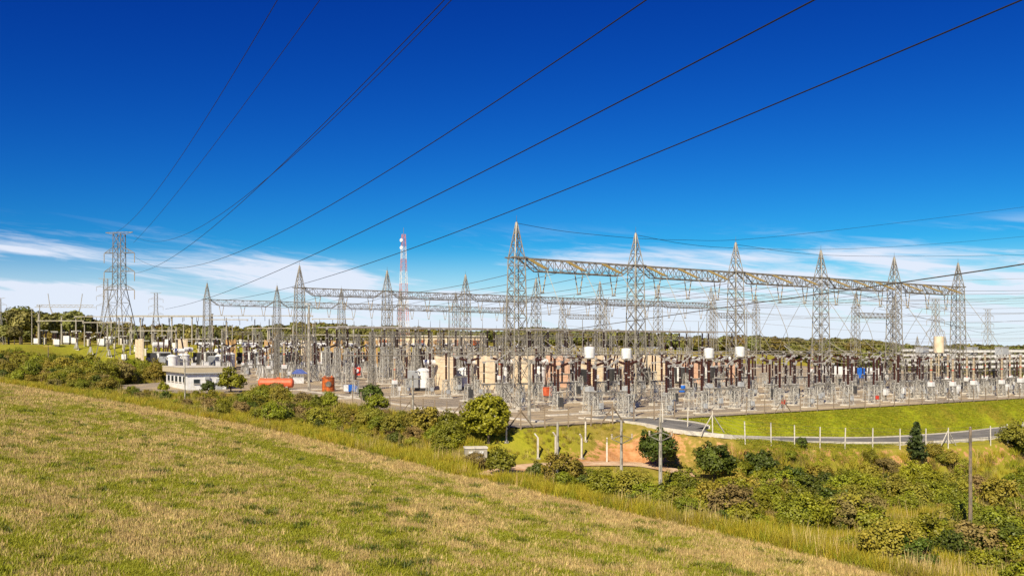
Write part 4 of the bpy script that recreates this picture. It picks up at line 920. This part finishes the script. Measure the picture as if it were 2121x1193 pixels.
for i, (y0, y1, Y0) in enumerate(((560, 606, 141), (574, 612, 152), (590, 622, 160), (600, 632, 168), (606, 652, 175), (640, 668, 200), (650, 682, 215), (664, 690, 225))):
    free_line([(1520+60*i, y0, Y0), (1800+35*i, (y0+y1)/2+14, Y0*1.12), (2121, y1-4, Y0*1.3), (2350, y1-14, Y0*1.4)], .035, f'one of the slack lines fanning out to the right edge, {ORD[i]} from top', 'slack lines at the right edge', 'steel_dark')

for i in range(14):
    y0 = 600+8*i+random.uniform(-6, 6); Y0 = 150+7*i; x0 = random.uniform(1150, 1500); sl = random.uniform(-14, 22)
    free_line([(x0, y0-10, Y0), (x0+260, y0+6+sl*.3, Y0*1.08), (x0+520, y0+4+sl, Y0*1.17), (2121, y0-4+sl*1.4, Y0*1.36), (2300, y0-10+sl*1.4, Y0*1.42)], .03, f'fine pale line crossing the centre right, {ORD[i]} from top', 'fine pale lines at centre right', 'wire_light')
# ------------------------------------------------------------------ vegetation
def leaf_quads(C, N_, size, rs, up=.35, stretch=1.0):
    """leaf-sized faces at points C facing roughly N_"""
    n = len(C); d = N_+rs.normal(0, .55, (n, 3)); d[:, 2] += up; d /= np.linalg.norm(d, axis=1)[:, None]+1e-9
    a = np.cross(d, rs.normal(0, 1, (n, 3))); a /= np.linalg.norm(a, axis=1)[:, None]+1e-9; b = np.cross(d, a)
    s = size*rs.uniform(.6, 1.3, n)[:, None]
    V = np.stack([C-a*s*.5, C+b*s*.5*stretch, C+a*s*.5, C-b*s*.5*stretch], 1).reshape(-1, 3)
    return V, np.arange(4*n).reshape(n, 4)
def crown_mesh(name, rx, rz, zc, nclump, per, leaf, m, seed, cl=.28, low=-.75):
    """leaf clumps over an uneven crown; returns (mesh, clump centres)"""
    rs = np.random.default_rng(seed); d = rs.normal(0, 1, (nclump*3, 3)); d /= np.linalg.norm(d, axis=1)[:, None]; d = d[d[:, 2] > low][:nclump]
    rad = rs.uniform(.45, 1.0, len(d))**.6*(1+.22*np.sin(3*np.arctan2(d[:, 1], d[:, 0])+seed)*np.cos(2*d[:, 2]+seed))
    cc = d*rad[:, None]*np.array([rx, rx, rz])*.82
    C = []; Nn = []
    for c, dd in zip(cc, d):
        k = per; q = rs.normal(0, 1, (k, 3)); q /= np.linalg.norm(q, axis=1)[:, None]; rr = cl*rx*rs.uniform(.5, 1.25)
        C.append(c+q*rr*np.array([1, 1, .75])*rs.uniform(.55, 1, (k, 1))); Nn.append(q*.7+dd*.5)
    C = np.concatenate(C); Nn = np.concatenate(Nn); C[:, 2] += zc
    V, Q = leaf_quads(C, Nn, leaf, rs); return np_mesh(name, V, Q, m), cc+np.array([0, 0, zc])
def trunk_mesh(h, r, targets, seed, nlimb=7):
    mb = MB(); rs = random.Random(seed); mb.lathe([(r*1.3, -.3), (r, .2), (r*.75, h)], n=8)
    for i in range(nlimb):
        t = targets[rs.randrange(len(targets))]; z0 = h*rs.uniform(.55, 1.0); m_ = (np.array([0, 0, z0])+t)/2+np.array([0, 0, .1*h])
        mb.cyl((0, 0, z0), m_, r*.45, r*.3, 6); mb.cyl(m_, t, r*.3, r*.08, 6)
    return mb
def tree_proto(name, rx, rz, zc, ncl, per, leaf, m, seed, h=None, r=.12, cl=.28, low=-.75):
    p = Proto(name); me, cc = crown_mesh('crown', rx, rz, zc, ncl, per, leaf, m, seed, cl, low); p.part('crown', me, m); p.part('trunk', trunk_mesh(h or zc*.8, r, cc, seed), 'bark'); return p
ROUND = tree_proto('round_tree', 2.4, 2.2, 2.5, 230, 60, .20, 'leaf_bright', 3, 1.6, .14, .2)
DARKT = tree_proto('small_tree', 2.2, 1.9, 2.2, 130, 55, .20, 'leaf_dark', 5, 1.5, .12, .22)
BUSH = [tree_proto('bush', 1.0, .95, .85, 60, 56, .12, m, 20+i, .5, .05, .3, -.5) for i, m in enumerate(('leaf_bright', 'leaf_mid', 'leaf_dark', 'leaf_olive', 'leaf_mid', 'leaf_olive', 'leaf_dry', 'leaf_bright'))]
def conifer():
    rs = np.random.default_rng(4); C = []; Nn = []; mb = MB().lathe([(.13, -.2), (.03, 4.6)], n=7)
    for z in np.arange(.5, 4.6, .2):
        R_ = 1.45*(1-z/4.9)**.8
        for a in rs.uniform(0, 6.28, 8):
            L = R_*rs.uniform(.7, 1.1); t = np.linspace(.15, 1, 16)[:, None]; d = np.array([math.cos(a), math.sin(a), .25])
            pts = np.array([0, 0, z])+d*L*t+rs.normal(0, .06, (16, 3)); C.append(pts); Nn.append(np.tile(d*.3, (16, 1))); mb.cyl((0, 0, z), pts[-1], .025, .008, 4)
    V, Q = leaf_quads(np.concatenate(C), np.concatenate(Nn), .2, rs, .2, 1.8); p = Proto('conifer'); p.part('crown', np_mesh('crown', V, Q, 'pine_leaf'), 'pine_leaf'); p.part('trunk', mb, 'bark'); return p
x, y, z = at(1012, 918); ROUND.place((x, y, z), .5, 'large round bright green tree in front of the yard corner', 'tree', None, 1.12)
x, y, z = at(935, 915); BUSH[1].place((x, y, z), 1, 'tall loose bush leaning against the left of the round tree', 'bush', None, 1.9)
x, y, z = at(885, 905); BUSH[3].place((x, y, z), 2, 'olive bush behind the grey crossarm pole', 'bush', None, 2.0)
x, y, z = at(1362, 968); DARKT.place((x, y, z), .3, 'dark green small tree beside the pole with insulator brackets', 'tree', None, 1.0)
x, y, z = at(1480, 1000); DARKT.place((x, y, z), 2.0, 'loose green tree right of the bracket pole', 'tree', None, .95)
x, y, z = at(1575, 1015); DARKT.place((x, y, z), 4.0, 'dense green tree at the left end of the right-hand scrub', 'tree', None, 1.0)
CON = conifer(); x, y, z = at(1898, 968); CON.place((x, y, z), 0, 'single dark young conifer in front of the curved road', 'tree')
x, y, z = at(1660, 928); BUSH[2].place((x, y, z), 0, 'small dark bush beside the white post fence', 'bush', None, .7)
x, y, z = at(2118, 945); BUSH[2].place((x, y, z), 0, 'dark bush cut off by the right picture edge', 'bush', None, 2.0)
NAMED = [(478, 800, 155, 7, 2.6, 'large bright bush in front of the white building'), (432, 805, 152, 2, 1.4, 'dark bush left of the large bright bush by the building'), (770, 835, 128, 2, 1.9, 'dark rounded bush below the blue generator'),
         (283, 826, 0, 2, 1.0, 'compact dark bush on the bright grass strip at left'), (590, 882, 0, 2, 1.3, 'very dark compact bush at the field edge left of centre'), (545, 868, 0, 1, .9, 'small green bush left of the very dark compact bush'), (690, 895, 0, 1, 1.2, 'green bush on the field edge below the rusty drum'), (820, 925, 0, 2, 1.0, 'dark low bush on the field edge below the generator'),
         (915, 945, 0, 1, 1.2, 'green bush left of the two concrete boxes'), (1038, 985, 0, 1, 1.5, 'green bush right of the two concrete boxes'), (1112, 1003, 0, 2, 1.15, 'dark green bush in front of the dirt track'), (1172, 1008, 0, 1, .9, 'green bush right of the dark one before the track'), (1205, 1022, 0, 2, 1.0, 'dark green bush left of the concrete pole base'), (1250, 1035, 0, 1, 1.25, 'leafy bush below the left concrete pole'),
         (1290, 1035, 0, 2, .9, 'small dark bush at the foot of the concrete pole'), (1340, 1045, 0, 7, .9, 'bright small bush left of the bracket pole foot'), (1385, 1060, 0, 7, 1.25, 'bright green bush right of the bracket pole foot'), (1495, 1085, 0, 1, 1.3, 'broad green bush at the field corner'), (1540, 1100, 0, 1, 1.2, 'green bush right of the broad field corner bush'),
         (1720, 1085, 0, 2, 1.7, 'large dark green bush at the lower right field edge'), (1660, 1110, 0, 2, 1.2, 'dark bush left of the large lower right bush'), (1800, 1120, 0, 1, 1.5, 'green bush right of the large dark lower right bush'), (1580, 1020, 0, 7, 1.5, 'bright leafy bush under the dense green tree'), (1700, 1020, 0, 3, 1.6, 'olive bush in the middle of the right scrub'), (1800, 1010, 0, 3, 1.5, 'olive bush below the conifer'),
         (1900, 1060, 0, 3, 1.6, 'broad olive bush left of the wooden pole'), (1960, 1050, 0, 1, 1.5, 'green bush just left of the wooden pole'), (2070, 1060, 0, 3, 1.9, 'broad bush right of the wooden pole'), (2085, 1130, 0, 1, 1.7, 'green bush in the lower right corner'), (1930, 1150, 0, 7, 1.5, 'bright bush at the bottom right edge'), (2010, 1165, 0, 1, 1.5, 'green bush below the wooden pole'),
         (60, 770, 0, 2, 2.2, 'dark bush at the far left below the grass slope'), (20, 765, 0, 1, 2.2, 'green bush cut off by the left edge'), (300, 775, 0, 1, 2.0, 'green bush right of the tall tower foot'), (180, 765, 0, 3, 2.2, 'olive bush left of the tall tower foot'), (338, 812, 0, 7, 1.1, 'bright bush at the left corner of the white building')]
for px, py, Y, k, s, lab in NAMED:
    x, y, z = px_at(px, Y) if Y else at(px, py); BUSH[k].place((x, y, z-.05), random.uniform(0, 6), lab, 'bush', 'bushes of the scrub', s)
# woods on the far left knoll
WOOD = [tree_proto('woodland_tree', 4.2, 4.0, 7.0, 120, 34, .75, 'leaf_forest', 40+i, 5.5, .3, .26, -.6) for i in range(3)]
for i, (px, Y, s) in enumerate(sorted(((-10, 335, 1.2), (18, 345, 1.3), (45, 338, 1.3), (72, 352, 1.2), (95, 342, 1.15), (118, 356, 1.2), (140, 348, 1.25), (160, 365, 1.35), (182, 372, 1.15), (42, 375, 1.55), (85, 380, 1.35), (8, 318, .7), (30, 314, .65)))):
    x, y, z = px_at(px, Y); WOOD[i % 3].place((x, y, z-.3), i*1.3, f'broad dark tree of the far left woods, {ORD[i]} from left', 'tree', 'trees of the far left woods', s)

def scatter(name, protos, pts, scale, label, cat, seed=1, tilt=.0):
    """one object of loose growth: many small tufts on points"""
    c = bpy.data.collections.new(name+'_kinds'); 
    for i, me in enumerate(protos): c.objects.link(bpy.data.objects.new(f'{name}_{i:02d}', me))
    rs = np.random.default_rng(seed); n = len(pts)
    me = bpy.data.meshes.new(name); me.vertices.add(n); me.vertices.foreach_set('co', pts.astype(np.float32).ravel())
    for nm, ty, val in (('sc', 'FLOAT', scale), ('rz', 'FLOAT', rs.uniform(0, 6.28, n)), ('ki', 'INT', rs.integers(0, len(protos), n))):
        a = me.attributes.new(nm, ty, 'POINT'); a.data.foreach_set('value', np.asarray(val).astype(np.int32 if ty == 'INT' else np.float32))
    o = obj(name, me); o['kind'] = 'stuff'; tag(o, label, cat)
    ng = bpy.data.node_groups.new(name, 'GeometryNodeTree'); ng.interface.new_socket('Geometry', in_out='INPUT', socket_type='NodeSocketGeometry'); ng.interface.new_socket('Geometry', in_out='OUTPUT', socket_type='NodeSocketGeometry')
    N = ng.nodes; L = ng.links; gi = N.new('NodeGroupInput'); go = N.new('NodeGroupOutput'); ip = N.new('GeometryNodeInstanceOnPoints'); ci = N.new('GeometryNodeCollectionInfo')
    ci.inputs['Collection'].default_value = c; ci.inputs['Separate Children'].default_value = True; ci.inputs['Reset Children'].default_value = True
    def at_(nm, ty): a = N.new('GeometryNodeInputNamedAttribute'); a.data_type = ty; a.inputs['Name'].default_value = nm; return a.outputs[0]
    L.new(gi.outputs[0], ip.inputs['Points']); L.new(ci.outputs[0], ip.inputs['Instance']); ip.inputs['Pick Instance'].default_value = True
    L.new(at_('ki', 'INT'), ip.inputs['Instance Index']); L.new(at_('sc', 'FLOAT'), ip.inputs['Scale'])
    cb = N.new('ShaderNodeCombineXYZ'); L.new(at_('rz', 'FLOAT'), cb.inputs[2]); L.new(cb.outputs[0], ip.inputs['Rotation']); L.new(ip.outputs[0], go.inputs[0])
    md = o.modifiers.new('growth', 'NODES'); md.node_group = ng; return o
def tuft(name, n, rad, h, w, lean, m, seed, flat=.0):
    """a clump of upright blades"""
    rs = np.random.default_rng(seed); b = rs.normal(0, rad*.5, (n, 2)); a = rs.uniform(0, 6.28, n); hh = h*rs.uniform(.5, 1.15, n); ln = lean*rs.uniform(.2, 1.3, n)*hh
    fl = rs.uniform(0, 1, n) < flat; hh = np.where(fl, hh*.18, hh); ln = np.where(fl, h*1.1, ln)
    base = np.column_stack([b, np.zeros(n)]); tip = base+np.column_stack([np.cos(a)*ln, np.sin(a)*ln, hh]); t = rs.uniform(0, 6.28, n); s = np.column_stack([np.cos(t), np.sin(t), np.zeros(n)])*w*.5
    mid = base+(tip-base)*.55+np.column_stack([np.zeros(n), np.zeros(n), hh*.08])
    V = np.stack([base-s, base+s, mid+s*.8, mid-s*.8, tip+s*.15, tip-s*.15], 1).reshape(-1, 3); I = np.arange(n)*6
    Q = np.concatenate([np.stack([I, I+1, I+2, I+3], 1), np.stack([I+3, I+2, I+4, I+5], 1)]); return np_mesh(name, V, Q, m)
def vnoise(x, y, seed=0):
    """smooth value noise, about -1 to 1"""
    T_ = np.random.default_rng(seed).uniform(-1, 1, (256, 256)); i = np.floor(x).astype(int); j = np.floor(y).astype(int); f = smooth(x-i); g_ = smooth(y-j); i &= 255; j &= 255; i1 = (i+1) & 255; j1 = (j+1) & 255
    return (T_[i, j]*(1-f)+T_[i1, j]*f)*(1-g_)+(T_[i, j1]*(1-f)+T_[i1, j1]*f)*g_
# where things grow: sample the ground nearest the camera more densely than far off
def sample(n, ymin, ymax, xspan, power=1.6):
    t = rng.uniform(0, 1, n); y = ymin*(ymax/ymin)**(t**(1/1.0)); x = y*rng.uniform(-xspan, xspan, n); return x, y
def on(x, y): return np.column_stack([x, y, ground(x, y)])
XS = .66
x, y = sample(230000, 34, 210, XS); fs = field_side(x, y); k = fs < .4; x, y, fs = x[k], y[k], fs[k]
ra, rb = x*.70+y*.71, -x*.71+y*.70                      # across and along the old crop rows
row = .55*vnoise(ra/2.0, rb/4.5, 1)+.55*vnoise(ra/.8, rb/1.3, 2)+.25*vnoise(ra/7, rb/14, 3)+rng.normal(0, .38, len(x))
edge = smooth((fs+9)/8)*.9
isgreen = row-edge > -.14
bare = (row < -.85) & (rng.uniform(0, 1, len(x)) < .6); weed = (vnoise(x/1.4, y/1.4, 5)+.5*vnoise(x/.5, y/.5, 6) > .86) & (rng.uniform(0, 1, len(x)) < .55)
wx, wy = x[weed], y[weed]; x, y, isgreen = x[~bare], y[~bare], isgreen[~bare]
st = [tuft('straw_tuft', 24, .36, .30, .024, .30, 'straw' if i % 2 else 'straw_grey', 60+i, .35) for i in range(6)]
gr = [tuft('green_tuft', 36, .34, .21, .032, .8, 'grass_green', 70+i) for i in range(4)]
far = 1+.35*smooth((y-70)/90)
k = ~isgreen; scatter('stubble', st, on(x[k], y[k]), (rng.uniform(.7, 1.3, k.sum())*far[k]), 'pale straw stubble covering the sloping field', 'stubble', 2)
k = isgreen; scatter('field_grass', gr, on(x[k], y[k]), (rng.uniform(.6, 1.35, k.sum())*far[k]), 'low green weeds growing between the stubble', 'grass', 3)
scatter('field_weeds', [tuft('weed', 44, .30, .42, .05, .7, m, 230+i) for i, m in enumerate(('leaf_dark', 'leaf_mid', 'turf'))], on(wx, wy), rng.uniform(.5, 1.1, len(wx)), 'darker green weed clumps dotted over the stubble field', 'weeds', 12)
# tall grass and scrub beyond the edge
def veg_ok(x, y):
    u, v = to_uv(x, y); d = poly_dist(u, v, YARD); rd, _ = path_near(x, y, ROAD); td, _ = path_near(x, y, TRACK)
    emb = (u > 4) & (d < 12) & (v < 0); return (d > 1.0) & (rd > 4.6) & (td > 2.4) & ~emb, d
x, y = sample(120000, 40, 262, XS); fs = field_side(x, y); ok, d = veg_ok(x, y); k = (fs > -.3) & ok & (soilat(x, y) < .35) & ~((y > 236) & (x < -60))
x, y, fs = x[k], y[k], fs[k]; near = fs < 5+1.5*lumps(x, y); keep = near | (rng.uniform(0, 1, len(x)) < .55); x, y, fs, near = x[keep], y[keep], fs[keep], near[keep]
tw_ = [tuft('dry_stems', 14, .35, 1.5, .022, .22, 'leaf_dry' if i else 'straw', 190+i) for i in range(2)]
yg = [tuft('yellow_grass', 44, .5, .95, .035, .45, 'grass_yellow', 80+i) for i in range(4)]; dg = [tuft('dry_grass', 44, .55, .85, .03, .5, ('leaf_dry', 'leaf_olive', 'leaf_olive', 'grass_yellow')[i], 90+i) for i in range(4)]; gg = [tuft('green_grass', 44, .5, .8, .04, .5, 'grass_green', 96+i) for i in range(3)]
q = lumps(x*.8+3, y*.8)+rng.normal(0, .5, len(x))
k = near & (q > -.8) | (~near & (q > .7)); scatter('tall_grass', yg+gg, on(x[k], y[k]), rng.uniform(.6, 1.25, k.sum())*np.where((x[k] > -3) & (x[k] < 19) & (y[k] > 77), .45, 1.), 'bright yellow-green tall grass along the field edge', 'grass', 4)
scatter('dry_grass', dg+tw_[:1]+dg, on(x[~k], y[~k]), rng.uniform(.6, 1.2, (~k).sum())*np.where((x[~k] > -3) & (x[~k] < 19) & (y[~k] > 77), .45, 1.), 'brownish dry grass between the scrub bushes', 'grass', 5)
sb = [crown_mesh('scrub_bush', .9, .9, .7, 46, 84, .078, m, 110+i, .30, -.3)[0] for i, m in enumerate(('leaf_olive', 'leaf_bright', 'leaf_mid', 'leaf_dry', 'leaf_olive', 'leaf_mid', 'leaf_bright', 'leaf_bright', 'leaf_olive', 'leaf_bright', 'leaf_dark'))]
x, y = sample(15000, 44, 258, XS); fs = field_side(x, y); ok, d = veg_ok(x, y)
patch = smooth((lumps(x*.62+2, y*.62)+.30)/.7)
dens = np.where(x > 8, .05+.58*patch, .16+.8*smooth((fs-4)/6))
k = (fs > 2.5) & ok & (d > 2) & (soilat(x, y) < .2) & (rng.uniform(0, 1, len(x)) < dens) & ~((y > 232) & (x < -60)) & (np.hypot(x-PYT.x, y-PYT.y) > 26) & ~((x > -3) & (x < 19) & (y > 78) & (y < 100)) & ~((np.abs(y-73) < 2.5) & (x > 28) & (x < 52))
x, y = x[k], y[k]; scatter('scrub', sb, on(x, y)-np.array([0, 0, .1]), rng.uniform(.5, 1.4, len(x))*(1+.5*smooth((y-85)/50))*np.where((x > -66) & (x < -44) & (y > 112), .38, np.where((x > -44) & (x < -6) & (y > 96), .72, 1))*rng.choice([.7, 1., 1.1, 1.55], len(x)), 'olive brown scrub covering the ground between field and yard', 'scrub', 6)
n = 60000; u = rng.uniform(4, 105, n); v = rng.uniform(-36, -21.3, n); x, y = uv(u, v); rd, _ = path_near(x, y, ROAD); k = (rd > 3.2) & (poly_dist(u, v, YARD) > .3) & (to_uv(x, y)[1] > -37)
k &= (lumps(x*.8, y*.8)+rng.normal(0, .8, n) > -.6)
scatter('embankment_grass', [tuft('turf', 30, .45, .10, .03, .8, m, 210+i) for i, m in enumerate(('turf', 'turf', 'turf', 'turf', 'turf', 'grass_yellow'))], on(x[k], y[k]), rng.uniform(.5, 1.3, k.sum()), 'short bright turf on the embankment below the yard fence', 'grass', 9)
# distant forest on the hills behind
ft = [crown_mesh('forest_tree', 4.2, 4.6, 4.6, 70, 22, 1.15, ('leaf_forest', 'leaf_forest', 'forest_olive', 'leaf_forest')[i], 130+i, .3, -.6)[0] for i in range(4)]
n = 16000; r_ = rng.uniform(400, 900, n); a = rng.uniform(-.62, .66, n); x = a*r_; y = r_; dens = np.where(a < .02, .45+.3*lumps(a*40, r_*.02), .9)
u, v = to_uv(x, y); k = (rng.uniform(0, 1, n) < dens) & (poly_dist(u, v, YARD) > 25) & ~((np.abs(a+.09) < .09) & (r_ < 430)); x, y = x[k], y[k]
scatter('forest', ft, on(x, y), rng.uniform(.4, .95, len(x)), 'dark green forest covering the low hills behind the yard', 'forest', 7)
